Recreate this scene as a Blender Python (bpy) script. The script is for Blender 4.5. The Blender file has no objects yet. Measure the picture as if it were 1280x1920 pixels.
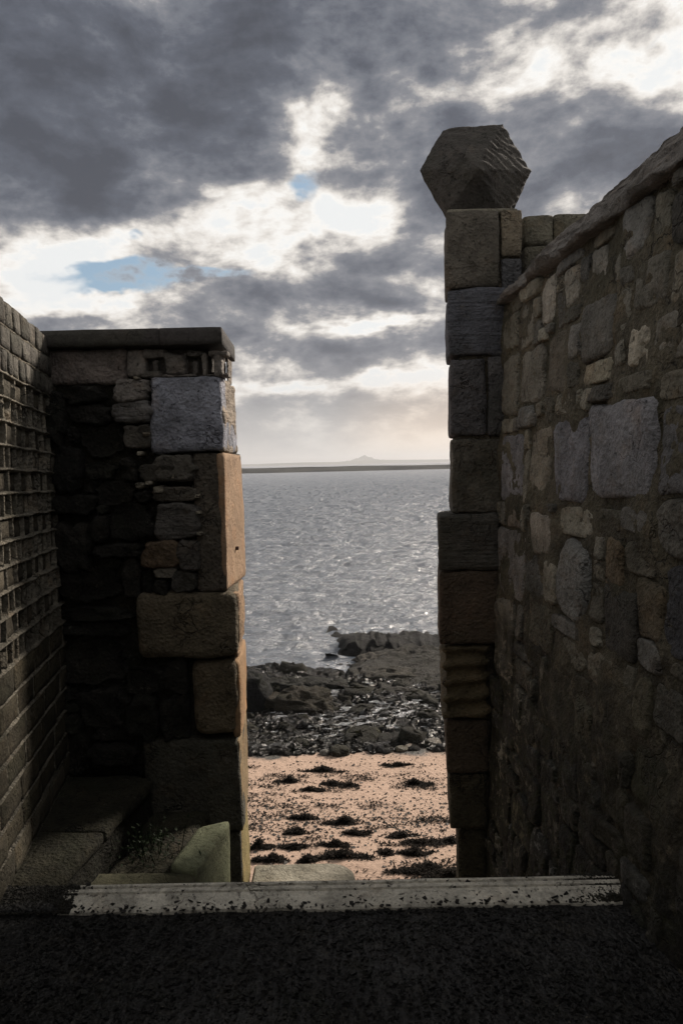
import bpy, bmesh, math, random
import numpy as np
from mathutils import Vector, Matrix

C = bpy.context.scene
COL = C.collection
rnd = random.Random(7)

# ------------------------------------------------------------------ camera
F = 1350.0                       # focal length in pixels of the 1280x1920 photograph
EYE = 1.4
PITCH = math.atan(91 / F)
ROLL = math.radians(1.3)
fwd = np.array([0, math.cos(PITCH), -math.sin(PITCH)])
up0 = np.array([0, math.sin(PITCH), math.cos(PITCH)])
r0 = np.array([1.0, 0, 0])
upv = up0 * math.cos(ROLL) + r0 * math.sin(ROLL)
rgt = r0 * math.cos(ROLL) - up0 * math.sin(ROLL)
cam = bpy.data.cameras.new('camera'); co = bpy.data.objects.new('camera', cam); COL.objects.link(co)
cam.sensor_fit = 'VERTICAL'; cam.sensor_height = 36; cam.lens = F / 1920 * 36
cam.clip_start = 0.05; cam.clip_end = 30000
m = Matrix(((rgt[0], upv[0], -fwd[0], 0), (rgt[1], upv[1], -fwd[1], 0), (rgt[2], upv[2], -fwd[2], EYE), (0, 0, 0, 1)))
co.matrix_world = m
C.camera = co

def ray(px, py):
    return rgt * (px - 640) / F + upv * (960 - py) / F + fwd
def P(px, py, Y):                # the world point seen at a pixel of the photograph on the plane y = Y
    d = ray(px, py); t = Y / d[1]
    return np.array([d[0] * t, Y, EYE + d[2] * t])
def G(px, py, z):                # ... on the horizontal plane z
    d = ray(px, py); t = (z - EYE) / d[2]
    return np.array([d[0] * t, d[1] * t, z])

# ------------------------------------------------------------------ light
SUN_AZ, SUN_EL = math.radians(44), math.radians(31)      # azimuth measured from +Y towards +X
sd = Vector((math.sin(SUN_AZ) * math.cos(SUN_EL), math.cos(SUN_AZ) * math.cos(SUN_EL), math.sin(SUN_EL)))
sl = bpy.data.lights.new('sun', 'SUN'); so = bpy.data.objects.new('sun', sl); COL.objects.link(so)
sl.energy = 4.2; sl.angle = math.radians(10); sl.color = (1.0, 0.89, 0.77)
so.rotation_euler = sd.to_track_quat('Z', 'Y').to_euler()
C.view_settings.view_transform = 'Standard'; C.view_settings.look = 'None'
C.view_settings.exposure = 0.5; C.view_settings.gamma = 1.0; C.view_settings.use_curve_mapping = False
try:
    C.cycles.max_bounces = 6; C.cycles.volume_bounces = 0; C.cycles.use_denoising = True
except Exception: pass

# ------------------------------------------------------------------ node helper
class S:
    """a socket with arithmetic"""
    def __init__(s, nt, sock): s.nt = nt; s.k = sock
    def _m(s, op, *a, clamp=False):
        n = s.nt.nodes.new('ShaderNodeMath'); n.operation = op; n.use_clamp = clamp
        for i, v in enumerate((s,) + a):
            if isinstance(v, S): s.nt.links.new(v.k, n.inputs[i])
            else: n.inputs[i].default_value = v
        return S(s.nt, n.outputs[0])
    def __add__(s, o): return s._m('ADD', o)
    __radd__ = __add__
    def __sub__(s, o): return s._m('SUBTRACT', o)
    def __mul__(s, o): return s._m('MULTIPLY', o)
    __rmul__ = __mul__
    def __truediv__(s, o): return s._m('DIVIDE', o)
    def pw(s, o): return s._m('POWER', o)
    def mx(s, o): return s._m('MAXIMUM', o)
    def mn(s, o): return s._m('MINIMUM', o)
    def ab(s): return s._m('ABSOLUTE')
    def cl(s): return s._m('ADD', 0.0, clamp=True)
    def mr(s, a, b, c=0.0, d=1.0, smooth=True):
        n = s.nt.nodes.new('ShaderNodeMapRange'); n.interpolation_type = 'SMOOTHSTEP' if smooth else 'LINEAR'
        s.nt.links.new(s.k, n.inputs[0])
        for i, v in zip((1, 2, 3, 4), (a, b, c, d)): n.inputs[i].default_value = v
        return S(s.nt, n.outputs[0])
def link(nt, a, inp):
    if isinstance(a, S): nt.links.new(a.k, inp)
    elif isinstance(a, (tuple, list)): inp.default_value = tuple(a) + ((1,) if len(a) == 3 and inp.type == 'RGBA' else ())
    else: inp.default_value = a
def mixc(nt, f, a, b, mode='MIX'):
    n = nt.nodes.new('ShaderNodeMix'); n.data_type = 'RGBA'; n.blend_type = mode; n.clamp_factor = True
    link(nt, f, n.inputs[0]); link(nt, a, n.inputs[6]); link(nt, b, n.inputs[7])
    return S(nt, n.outputs[2])
def vmath(nt, op, a, b=None):
    n = nt.nodes.new('ShaderNodeVectorMath'); n.operation = op
    link(nt, a, n.inputs[0])
    if b is not None: link(nt, b, n.inputs[3] if op == 'SCALE' else n.inputs[1])
    return S(nt, n.outputs[1] if op in ('DOT_PRODUCT', 'LENGTH', 'DISTANCE') else n.outputs[0])
def noise(nt, vec, scale, detail=4, rough=0.55, dist=0.0, col=False, lac=2.0):
    n = nt.nodes.new('ShaderNodeTexNoise'); n.inputs['Scale'].default_value = scale
    n.inputs['Detail'].default_value = detail; n.inputs['Roughness'].default_value = rough
    n.inputs['Distortion'].default_value = dist; n.inputs['Lacunarity'].default_value = lac
    if vec is not None: nt.links.new(vec.k, n.inputs['Vector'])
    return S(nt, n.outputs['Color' if col else 'Fac'])
def voro(nt, vec, scale, feat='F1', out='Distance', rand=1.0):
    n = nt.nodes.new('ShaderNodeTexVoronoi'); n.feature = feat; n.inputs['Scale'].default_value = scale
    n.inputs['Randomness'].default_value = rand
    if vec is not None: nt.links.new(vec.k, n.inputs['Vector'])
    return S(nt, n.outputs[out])
def comb(nt, x, y, z=0.0):
    n = nt.nodes.new('ShaderNodeCombineXYZ')
    for i, v in enumerate((x, y, z)): link(nt, v, n.inputs[i])
    return S(nt, n.outputs[0])
def ramp(nt, f, stops):
    n = nt.nodes.new('ShaderNodeValToRGB'); link(nt, f, n.inputs[0]); e = n.color_ramp.elements
    while len(e) < len(stops): e.new(0.5)
    for i, (p, c) in enumerate(stops): e[i].position = p; e[i].color = tuple(c) + (1,)
    return S(nt, n.outputs[0])

# ------------------------------------------------------------------ sky
w = bpy.data.worlds.new('World'); C.world = w; w.use_nodes = True
nt = w.node_tree; nt.nodes.clear()
def azel(px, py):
    d = ray(px, py); d = d / np.linalg.norm(d)
    return math.atan2(d[0], d[1]), math.asin(d[2])
def build_sky():
    out = nt.nodes.new('ShaderNodeOutputWorld'); bg = nt.nodes.new('ShaderNodeBackground')
    nt.links.new(bg.outputs[0], out.inputs[0])
    tc = nt.nodes.new('ShaderNodeTexCoord'); d = S(nt, tc.outputs['Generated'])
    sx = nt.nodes.new('ShaderNodeSeparateXYZ'); nt.links.new(d.k, sx.inputs[0])
    x, y, z = (S(nt, o) for o in sx.outputs)
    sky = nt.nodes.new('ShaderNodeTexSky'); sky.sky_type = 'NISHITA'; sky.sun_disc = False
    sky.sun_elevation = SUN_EL; sky.sun_rotation = SUN_AZ; sky.air_density = 1.2; sky.dust_density = 1.0
    az = x._m('ARCTAN2', y); el = z._m('ARCSINE')
    # cloud deck coordinates: flatten towards the horizon like a layer seen from below
    k = z.mx(0.0) + 0.30
    deck = comb(nt, x / k, y / k, z * 0.4)
    wv = noise(nt, deck, 1.3, 3, 0.55, 0.0, True)
    wv2 = noise(nt, deck, 4.5, 4, 0.6, 0.0, True)
    sc = el.mr(0.02, 0.5, 0.35, 1.0, False)
    w1 = vmath(nt, 'MULTIPLY', vmath(nt, 'SUBTRACT', wv, (0.5, 0.5, 0.5)), (0.13, 0.08, 0))
    w2 = vmath(nt, 'MULTIPLY', vmath(nt, 'SUBTRACT', wv2, (0.5, 0.5, 0.5)), (0.17, 0.12, 0))
    wsum = vmath(nt, 'SCALE', vmath(nt, 'ADD', w1, w2), sc)
    ae = vmath(nt, 'ADD', comb(nt, az, el, 0.0), wsum)
    def blob(px, py, rx, ry, amp):
        a, e = azel(px, py)
        rv = vmath(nt, 'SUBTRACT', ae, (a, e, 0)); rv = vmath(nt, 'MULTIPLY', rv, (F / rx, F / ry, 0))
        g = vmath(nt, 'DOT_PRODUCT', rv, rv)
        return (g * -1.0)._m('EXPONENT') * amp
    blobs = [
     # thick dark masses
     (60, 90, 420, 170, .40), (520, 20, 330, 110, .32), (230, 340, 260, 95, .52), (60, 300, 200, 110, .32), (330, 200, 220, 110, .35),
     (760, 60, 130, 60, .18), (960, 40, 160, 50, .18), (900, 300, 200, 120, .34), (1190, 260, 150, 80, .42), (660, 250, 60, 60, .12),
     (690, 490, 110, 34, .52), (800, 420, 60, 70, .12), (30, 440, 90, 45, .42), (480, 562, 220, 24, .48), (720, 575, 130, 18, .24),
     (590, 645, 180, 24, .46), (560, 690, 140, 14, .28), (150, 606, 90, 12, .45), (780, 650, 90, 20, .35), (660, 775, 160, 22, .28), (500, 745, 70, 12, .2),
     (620, 690, 260, 90, -.12), (1150, 150, 60, 20, .1),
     # bright thin places
     (1215, 110, 130, 75, -.62), (1120, 160, 80, 40, -.35), (850, 165, 100, 38, -.62), (750, 205, 50, 30, -.35), (590, 200, 34, 90, -.50), (490, 258, 50, 30, -.45),
     (690, 298, 60, 16, -.45), (440, 395, 120, 62, -.52), (580, 350, 60, 40, -.35), (665, 400, 75, 45, -.60), (230, 470, 210, 48, -.52), (540, 490, 110, 60, -.35),
     (60, 535, 110, 45, -.52), (330, 560, 90, 25, -.42), (700, 607, 130, 9, -.42), (690, 715, 150, 16, -.52), (500, 715, 70, 14, -.3), (590, 290, 40, 25, -.3),
     (60, 480, 150, 50, -.45), (230, 440, 160, 40, -.30), (560, 430, 150, 70, -.25), (1180, 60, 110, 60, -.25), (1000, 60, 40, 30, -.35), (640, 330, 60, 30, -.2),
     (300, 570, 150, 30, -.25), (120, 590, 90, 22, -.25), (620, 130, 60, 40, -.15),
    ]
    blobs.append((640, 400, 900, 620, .13))  # added: dims the sky in view only, unseen sky stays brighter to light walls
    t = None
    for b in blobs:
        v = blob(*b[:4], b[4] * (0.60 if b[4] > 0 else 0.62)); t = v if t is None else t + v
    hb = None
    for b in [(265, 520, 150, 16, 1.15), (195, 546, 80, 12, .85), (575, 352, 40, 20, .70), (585, 418, 30, 12, .35), (365, 524, 50, 9, .5), (885, 152, 16, 10, .4), (250, 454, 16, 8, .5), (1010, 30, 14, 8, .2), (1240, 70, 20, 12, .25)]:
        v = blob(*b); hb = v if hb is None else hb + v
    big = noise(nt, deck, 1.1, 6, 0.62, 0.3); fine = noise(nt, deck, 3.6, 8, 0.62, 0.25)
    xs = comb(nt, az * 1.0, el * 2.0, 0.0); mid = noise(nt, xs, 6.5, 8, 0.58, 0.25); puff = noise(nt, comb(nt, az * 1.0, el * 1.5, 0.3), 19.0, 7, 0.62, 0.0)
    t = t + 0.35 + (big - 0.5) * 0.45 + (fine - 0.5) * 0.9 + (mid - 0.5) * 1.75 + (puff - 0.5) * 0.65
    # near the horizon the layers blend into pale cream
    low = el.mr(0.0, 0.10, 1.0, 0.0)
    t = t * (low * -0.45 + 1.0) + low * 0.10
    cloud = ramp(nt, t, [(0.0, (0.62, 0.63, 0.63)), (0.10, (0.69, 0.675, 0.65)), (0.22, (0.57, 0.54, 0.505)), (0.34, (0.34, 0.325, 0.315)), (0.45, (0.175, 0.180, 0.198)), (0.58, (0.122, 0.131, 0.154)),
                         (0.74, (0.074, 0.083, 0.106)), (1.0, (0.046, 0.052, 0.068))])
    sv = S(nt, sky.outputs[0])
    blue = vmath(nt, 'SCALE', sv, 0.07)
    # lighten the clear air slightly with thin veil
    blue = mixc(nt, 0.6, blue, (0.22, 0.33, 0.44))
    hole = (hb + (fine - 0.5) * 1.2 + (mid - 0.5) * 1.0).mr(0.32, 0.85)
    hole = hole * t.mr(0.52, 0.25)
    c = mixc(nt, hole, cloud, blue)
    warm = el.mr(0.0, 0.16, 1.0, 0.0) 
    glow = (vmath(nt, 'DOT_PRODUCT', d, tuple(azv(13, 1)))).mr(0.965, 1.0)
    c = mixc(nt, warm * 0.7, c, mixc(nt, glow, (0.46, 0.44, 0.42), (0.74, 0.57, 0.42)))
    under = z.mr(-0.02, 0.0, 0.0, 1.0)
    c = mixc(nt, under, (0.09, 0.092, 0.095), c)
    link(nt, c, bg.inputs[0]); bg.inputs[1].default_value = 1.0
def azv(a, e):
    a, e = math.radians(a), math.radians(e)
    return (math.sin(a) * math.cos(e), math.cos(a) * math.cos(e), math.sin(e))
build_sky()
w.cycles.sampling_method = 'MANUAL'; w.cycles.sample_map_resolution = 1024

# ------------------------------------------------------------------ numpy noise
def _hash(ix, iy, iz, seed):
    h = (ix * 374761393 + iy * 668265263 + iz * 2147483647 + seed * 974634777) & 0xffffffff
    h = ((h ^ (h >> 13)) * 1274126177) & 0xffffffff
    h = ((h ^ (h >> 16)) * 2246822519) & 0xffffffff
    return ((h ^ (h >> 15)) & 0xffffff) / float(0xffffff) * 2 - 1
def vn(p, seed=0):
    p = np.asarray(p, float); i = np.floor(p).astype(np.int64); f = p - i
    u = f * f * f * (f * (f * 6 - 15) + 10); r = 0
    for dx in (0, 1):
        for dy in (0, 1):
            for dz in (0, 1):
                wgt = (u[:, 0] if dx else 1 - u[:, 0]) * (u[:, 1] if dy else 1 - u[:, 1]) * (u[:, 2] if dz else 1 - u[:, 2])
                r = r + wgt * _hash(i[:, 0] + dx, i[:, 1] + dy, i[:, 2] + dz, seed)
    return r
def fbm(p, scale, octv=4, seed=0, gain=0.5):
    p = np.asarray(p, float) * scale; a = 1; r = 0; t = 0
    for o in range(octv):
        r = r + a * vn(p + 17.3 * o, seed + o); t += a; a *= gain; p = p * 2.03
    return r / t

# ------------------------------------------------------------------ mesh helpers
def mesh_obj(name, v, f, mat, parent=None, smooth=True, color=None):
    me = bpy.data.meshes.new(name); v = np.asarray(v, float)
    me.from_pydata(v.tolist(), [], [tuple(int(i) for i in q) for q in f]); me.materials.append(mat)
    if smooth: me.polygons.foreach_set('use_smooth', [True] * len(me.polygons))
    o = bpy.data.objects.new(name, me); COL.objects.link(o)
    if parent is not None: o.parent = parent
    if color is not None: o.color = tuple(color) + (1,)
    return o
def mesh_fast(name, v, q, mat, parent=None, smooth=True, color=None):
    """quads or tris as an (n,k) array"""
    v = np.asarray(v, np.float32); q = np.asarray(q, np.int32); k = q.shape[1]
    me = bpy.data.meshes.new(name); me.vertices.add(len(v)); me.vertices.foreach_set('co', v.ravel())
    me.loops.add(q.size); me.loops.foreach_set('vertex_index', q.ravel())
    me.polygons.add(len(q)); me.polygons.foreach_set('loop_start', np.arange(0, q.size, k, dtype=np.int32))
    me.polygons.foreach_set('use_smooth', np.full(len(q), smooth)); me.update(calc_edges=True); me.validate()
    me.materials.append(mat)
    o = bpy.data.objects.new(name, me); COL.objects.link(o)
    if parent is not None: o.parent = parent
    if color is not None: o.color = tuple(color) + (1,)
    return o
def thing(name, label, cat, group=None, loc=(0, 0, 0)):
    o = bpy.data.objects.new(name, None); COL.objects.link(o); o.location = (0, 0, 0)
    return tag(o, label, cat, group)
def tag(o, label, cat, group=None, kind=None):
    o['label'] = label; o['category'] = cat
    if group: o['group'] = group
    if kind: o['kind'] = kind
    return o
def setkind(o, kind, label=None, cat=None):
    o['kind'] = kind
    if label: o['label'] = label
    if cat: o['category'] = cat
    return o

def box_surface(size, step):
    """merged surface grid of a box centred at 0; returns points, quads"""
    n = [max(2, int(round(s / step))) for s in size]
    V = []; Q = []; idx = {}
    def vid(a, b, c):
        k = (a, b, c)
        if k not in idx: idx[k] = len(V); V.append(k)
        return idx[k]
    for ax in range(3):
        o1, o2 = [(1, 2), (2, 0), (0, 1)][ax]
        for side in (0, 1):
            for i in range(n[o1]):
                for j in range(n[o2]):
                    q = []
                    for (p, r) in ((0, 0), (1, 0), (1, 1), (0, 1)):
                        k = [0, 0, 0]; k[ax] = n[ax] * side; k[o1] = i + p; k[o2] = j + r
                        q.append(vid(*k))
                    Q.append(q if side else q[::-1])
    V = np.array(V, float) / np.array(n) * 2 - 1
    return V, Q
def block(name, c8, mat, parent, color, r=0.02, amp=0.008, nscale=6, step=0.02, seed=None, octv=4, chip=0.0, extra=None):
    """rounded, weathered block; c8[ix][iy][iz] corner array 2x2x2x3"""
    c8 = np.asarray(c8, float)
    if seed is None: seed = rnd.randrange(9999)
    size = np.array([np.linalg.norm(c8[1, 0, 0] - c8[0, 0, 0]), np.linalg.norm(c8[0, 1, 0] - c8[0, 0, 0]), np.linalg.norm(c8[0, 0, 1] - c8[0, 0, 0])])
    size = np.maximum(size, 0.01); h = size / 2
    V, Q = box_surface(size, step)
    p = V * h; r = min(r, h.min() * 0.9)
    inner = np.clip(p, -(h - r), h - r); nrm = p - inner; L = np.linalg.norm(nrm, axis=1, keepdims=True); nrm = nrm / np.maximum(L, 1e-9)
    pos = inner + nrm * r
    cen = c8.reshape(8, 3).mean(0)
    np_ = pos + cen * 1.7 + seed * 0.37
    d = fbm(np_, nscale, octv, seed) * amp + fbm(np_, nscale * 0.35, 2, seed + 5) * amp * 0.9
    if chip:
        e = (np.abs(V) > 0.88).sum(1) >= 2
        c = np.clip(fbm(np_, 9, 3, seed + 9) + 0.05, 0, 1); edge = np.clip((np.sort(np.abs(p) / h, axis=1)[:, 1] - 0.75) / 0.25, 0, 1)
        d = d - c * edge * chip
    if extra is not None: d = d + extra(pos, nrm, h)
    pos = pos + nrm * d[:, None]
    t = (pos / h + 1) / 2
    u, v_, w_ = t[:, 0:1], t[:, 1:2], t[:, 2:3]
    W = 0
    for a in (0, 1):
        for b in (0, 1):
            for c in (0, 1):
                W = W + (u if a else 1 - u) * (v_ if b else 1 - v_) * (w_ if c else 1 - w_) * c8[a, b, c]
    return mesh_obj(name, W, Q, mat, parent, True, color)
def corners(x0, x1, y0, y1, z0, z1):
    return np.array([[[[x, y, z] for z in (z0, z1)] for y in (y0, y1)] for x in (x0, x1)], float)
def pxblock(name, x0, y0, x1, y1, Yf, Yb, mat, parent, color, xlb=None, xrb=None, **kw):
    """upright block whose front face (at y = Yf) covers the given pixels; xlb/xrb: where its back left/right edges show"""
    xm, ym = (x0 + x1) / 2, (y0 + y1) / 2
    X0, X1 = P(x0, ym, Yf)[0], P(x1, ym, Yf)[0]; Z1, Z0 = P(xm, y0, Yf)[2], P(xm, y1, Yf)[2]
    c = corners(X0, X1, Yf, Yb, Z0, Z1)
    if xlb is not None: c[0, 1, :, 0] = P(xlb, ym, Yb)[0]
    if xrb is not None: c[1, 1, :, 0] = P(xrb, ym, Yb)[0]
    return block(name, c, mat, parent, color, **kw)

def radial_stone(name, W, a0, a1, b0, b1, H, mat, parent, color, seed, n_exp=4.0, amp=0.006, N=52, R=11, jit=0.10, inset=-0.03, nscale=11):
    """a stone face set in a wall: W(a, b, out) maps wall coordinates to the world"""
    rg = np.random.RandomState(seed)
    ca, cb, ha, hb = (a0 + a1) / 2, (b0 + b1) / 2, (a1 - a0) / 2, (b1 - b0) / 2
    th = np.linspace(0, 2 * math.pi, N, endpoint=False)
    cx, cy = np.cos(th), np.sin(th)
    rad = (np.abs(cx) ** n_exp + np.abs(cy) ** n_exp) ** (-1 / n_exp)
    rad = rad * (1 + jit * fbm(np.stack([cx * 1.6, cy * 1.6, np.full(N, seed * 0.71)], 1), 1.5, 3, seed))
    rad = np.minimum(rad, 1.42)
    sh = rg.uniform(-0.10, 0.10, 4)
    rr = np.array([0] + [1 - (1 - k / R) ** 1.5 for k in range(1, R + 1)])
    V = []; hs = []
    for r in rr[1:]:
        u = cx * rad * r; v = cy * rad * r
        V.append(np.stack([u * (1 + sh[0] * v) + sh[1] * v * .6, v * (1 + sh[2] * u)], 1)); hs.append(np.full(N, r))
    V.append(V[-1] * 1.0); hs.append(np.full(N, 9.0))
    uv = np.concatenate([[[0, 0]]] + V); r = np.concatenate([[0]] + hs)
    a = ca + uv[:, 0] * ha; b = cb + uv[:, 1] * hb
    q = np.stack([a, b, np.full(len(a), seed * 0.13)], 1)
    prof = H * (1 - np.minimum(r, 1) ** 12) ** 0.5
    d = fbm(q, nscale, 4, seed) * amp + fbm(q, nscale * 0.35, 2, seed + 3) * amp * 1.2 + (uv[:, 0] * sh[3] + uv[:, 1] * sh[0]) * H * 1.2
    pit = np.clip(fbm(q, 26, 2, seed + 8) - 0.32, 0, 1) * -0.02
    out = np.where(r > 2, inset, prof + d * np.clip((1.1 - r) * 4, 0.25, 1) + pit)
    F_ = []
    for k in range(N): F_.append((0, 1 + k, 1 + (k + 1) % N))
    for g in range(R):
        for k in range(N):
            i0 = 1 + g * N
            F_.append((i0 + k, i0 + N + k, i0 + N + (k + 1) % N, i0 + (k + 1) % N))
    return mesh_obj(name, W(a, b, out), F_, mat, parent, True, color)

def grid(name, W, a0, a1, b0, b1, na, nb, mat, parent=None, color=None, smooth=True):
    """W(a, b) -> points"""
    A, B = np.meshgrid(np.linspace(a0, a1, na), np.linspace(b0, b1, nb), indexing='ij')
    V = W(A.ravel(), B.ravel())
    i = np.arange((na - 1) * (nb - 1)); ia = i // (nb - 1); ib = i % (nb - 1); k = ia * nb + ib
    return mesh_fast(name, V, np.stack([k, k + nb, k + nb + 1, k + 1], 1), mat, parent, smooth, color)

# ------------------------------------------------------------------ materials
def mat_base(name):
    m = bpy.data.materials.new(name); m.use_nodes = True; n = m.node_tree; n.nodes.clear()
    out = n.nodes.new('ShaderNodeOutputMaterial'); b = n.nodes.new('ShaderNodeBsdfPrincipled')
    n.links.new(b.outputs[0], out.inputs[0])
    g = n.nodes.new('ShaderNodeNewGeometry')
    return m, n, b, S(n, g.outputs['Position'])
def bump(n, b, h, dist, strength=1.0, prev=None):
    k = n.nodes.new('ShaderNodeBump'); k.inputs['Distance'].default_value = dist; k.inputs['Strength'].default_value = strength
    link(n, h, k.inputs['Height'])
    if prev is not None: n.links.new(prev.outputs[0], k.inputs['Normal'])
    n.links.new(k.outputs[0], b.inputs['Normal']); return k
def algae_shade(name, m0, lo, hi):  # algal growth plus dim light low in the lane, both put into the colour
    m = m0.copy(); m.name = name; n = m.node_tree; b = [k for k in n.nodes if k.type == 'BSDF_PRINCIPLED'][0]
    src = b.inputs['Base Color'].links[0].from_socket; g = [k for k in n.nodes if k.type == 'NEW_GEOMETRY'][0]; p = S(n, g.outputs['Position'])
    sp = n.nodes.new('ShaderNodeSeparateXYZ'); n.links.new(p.k, sp.inputs[0]); z = S(n, sp.outputs[2])
    k = z + (noise(n, p, 1.6, 7, 0.72) - 0.5) * 3.2
    dark_film = mixc(n, noise(n, p, 14.0, 6, 0.7).mr(0.45, 0.6), (0.008, 0.008, 0.006), (0.022, 0.024, 0.010))
    broken = noise(n, p, 13.0, 9, 0.78, 0.6).mr(0.60, 0.52)
    pale = mixc(n, noise(n, vmath(n, 'MULTIPLY', p, (1, 1, .6)), 7.0, 8, 0.75).mr(0.58, 0.66) * 0.5, S(n, src), (0.16, 0.15, 0.115))
    link(n, mixc(n, k.mr(hi, lo) * broken * 0.92, pale, dark_film), b.inputs['Base Color']); return m
def stone_mat(name, pits=1.0, lichen=0.3, moss=0.3, var=0.75, rough=0.85, strata=0.0, tint=None, bumpd=0.01, stretch=(1, 1, 1), warmv=0.25, gain=1.5):
    m, n, b, pos = mat_base(name)
    oi = n.nodes.new('ShaderNodeObjectInfo'); base = S(n, oi.outputs['Color'])
    off = comb(n, S(n, oi.outputs['Random']) * 37.0, S(n, oi.outputs['Random']) * 91.0, 0.0)
    p = vmath(n, 'MULTIPLY', vmath(n, 'ADD', pos, off), stretch)
    n1 = noise(n, p, 5.0, 6, 0.65); n2 = noise(n, p, 22.0, 6, 0.7); n3 = noise(n, p, 90.0, 5, 0.7); v1 = voro(n, p, 60.0)
    f = (((n1 - 0.5) * 2.2 + (n2 - 0.5) * 1.9 + (n3 - 0.5) * 1.2) * var + 1.0) * gain
    f = f.mx(0.12)
    c = vmath(n, 'SCALE', base, f)
    hue = noise(n, p, 8.0, 4, 0.6)
    c = mixc(n, hue.mr(0.52, 0.72) * warmv, c, vmath(n, 'MULTIPLY', c, (1.35, 0.95, 0.62)))
    c = mixc(n, noise(n, p, 3.3, 5, 0.6).mr(0.48, 0.66) * moss, c, (0.022, 0.026, 0.010))
    # dark crust
    c = mixc(n, noise(n, p, 11.0, 7, 0.72).mr(0.53, 0.62) * 0.75 * min(1, var), c, vmath(n, 'SCALE', c, 0.35))
    pit = noise(n, p, 48.0, 5, 0.72).mr(0.60, 0.66)
    c = mixc(n, pit * 0.8 * min(1, pits), c, vmath(n, 'SCALE', c, 0.22))
    wp = vmath(n, 'ADD', p, vmath(n, 'SCALE', noise(n, p, 6.0, 4, 0.6, 0.0, True), 0.22))
    crk = voro(n, wp, 7.0, 'DISTANCE_TO_EDGE').mr(0.035, 0.0) * noise(n, p, 4.0, 3).mr(0.50, 0.62)
    c = mixc(n, crk * 0.55 * min(1, pits), c, vmath(n, 'SCALE', c, 0.12))
    li = (noise(n, p, 16.0, 8, 0.78).mr(0.60, 0.66)) * lichen
    c = mixc(n, li, c, (0.24, 0.235, 0.20))
    link(n, c, b.inputs['Base Color']); b.inputs['Roughness'].default_value = rough
    b.inputs['Specular IOR Level'].default_value = 0.3
    h = n1 * 1.2 + n2 * 1.1 + n3 * 0.5 + v1 * 0.35 * pits - pit * 0.6 * pits - crk * 0.7 * pits
    if strata:
        w_ = n.nodes.new('ShaderNodeTexNoise'); w_.inputs['Scale'].default_value = 4; w_.inputs['Detail'].default_value = 5
        sp = vmath(n, 'MULTIPLY', p, (1.5, 1.5, 14)); n.links.new(sp.k, w_.inputs['Vector']); h = h + S(n, w_.outputs['Fac']) * strata
    bump(n, b, h, bumpd * 3.2, 1.0)
    return m
M = {}
M['stone'] = stone_mat('weathered_stone', gain=2.15)
M['stone_strata'] = stone_mat('layered_stone', gain=1.8, strata=1.0, pits=.6)
M['lichen'] = stone_mat('lichen_stone', gain=2.1, lichen=1.0, pits=1.6, moss=0.1, bumpd=0.016)
M['mortar'] = stone_mat('lime_mortar', gain=1.65, lichen=0.22, moss=0.45, var=0.9, bumpd=0.012, warmv=0.3)
M['brick'] = stone_mat('eroded_brick', lichen=0.1, moss=0.35, pits=0.5, var=0.8, bumpd=0.006)
M['concrete'] = stone_mat('old_concrete', gain=1.25, lichen=0.12, moss=0.35, pits=0.5, var=0.6, bumpd=0.003, warmv=0.15)
M['sandstone'] = stone_mat('cut_sandstone', gain=1.05, lichen=0.0, moss=0.05, pits=0.3, var=0.40, bumpd=0.004, warmv=0.4)
M['cap'] = stone_mat('cement_capping', gain=2.0, lichen=0.15, moss=0.15, pits=0.5, var=0.7, bumpd=0.015)
M['kerb'] = stone_mat('worn_sill', gain=1.25, lichen=0.15, moss=0.0, pits=0.9, var=0.85, bumpd=0.003, warmv=0.1)
M['rock'] = stone_mat('shore_rock', gain=0.9, lichen=0.02, moss=0.35, var=0.9, rough=0.85, bumpd=0.03)
M['cobble'] = stone_mat('wet_cobble', gain=1.0, lichen=0.03, moss=0.2, var=0.6, rough=0.35, bumpd=0.012)

M['mortar_r'] = algae_shade('algae_shade_mortar', M['mortar'], 0.1, 1.5); M['stone_r'] = algae_shade('algae_shade_stone', M['stone'], -0.1, 1.25); M['lichen_r'] = algae_shade('algae_shade_lichen_stone', M['lichen'], -0.3, 0.95)  # right wall darkens downwards: growth with painted shade
def gravel_mat():
    m, n, b, p = mat_base('dark_gravel')
    v = voro(n, p, 70.0); vc = voro(n, p, 70.0, out='Color'); n2 = noise(n, p, 9.0, 5, 0.6)
    c = ramp(n, S(n, vc.k), [(0.0, (0.004, 0.004, 0.0045)), (0.6, (0.010, 0.010, 0.010)), (0.95, (0.022, 0.020, 0.018)), (1.0, (0.05, 0.046, 0.04))])
    c = mixc(n, n2.mr(0.5, 0.7), c, (0.014, 0.012, 0.008)); link(n, c, b.inputs['Base Color']); b.inputs['Roughness'].default_value = 0.6
    bump(n, b, v * -1.0 + noise(n, p, 200, 3) * 0.5, 0.008)
    return m
M['gravel'] = gravel_mat()
def sand_mat():
    m, n, b, p = mat_base('beach_sand')
    n1 = noise(n, p, 1.2, 5, 0.6); n2 = noise(n, p, 14.0, 6, 0.7); n3 = noise(n, p, 160.0, 3, 0.7)
    c = mixc(n, n1, (0.50, 0.355, 0.268), (0.44, 0.308, 0.23))
    c = mixc(n, n2.mr(0.45, 0.75) * 0.55, c, (0.30, 0.20, 0.145))
    c = mixc(n, n3.mr(0.58, 0.70) * 0.5, c, (0.16, 0.11, 0.085))
    link(n, c, b.inputs['Base Color']); b.inputs['Roughness'].default_value = 0.9
    bump(n, b, n1 * 2.0 + n2 + n3 * 0.15, 0.04)
    return m
M['sand'] = sand_mat()
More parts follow.
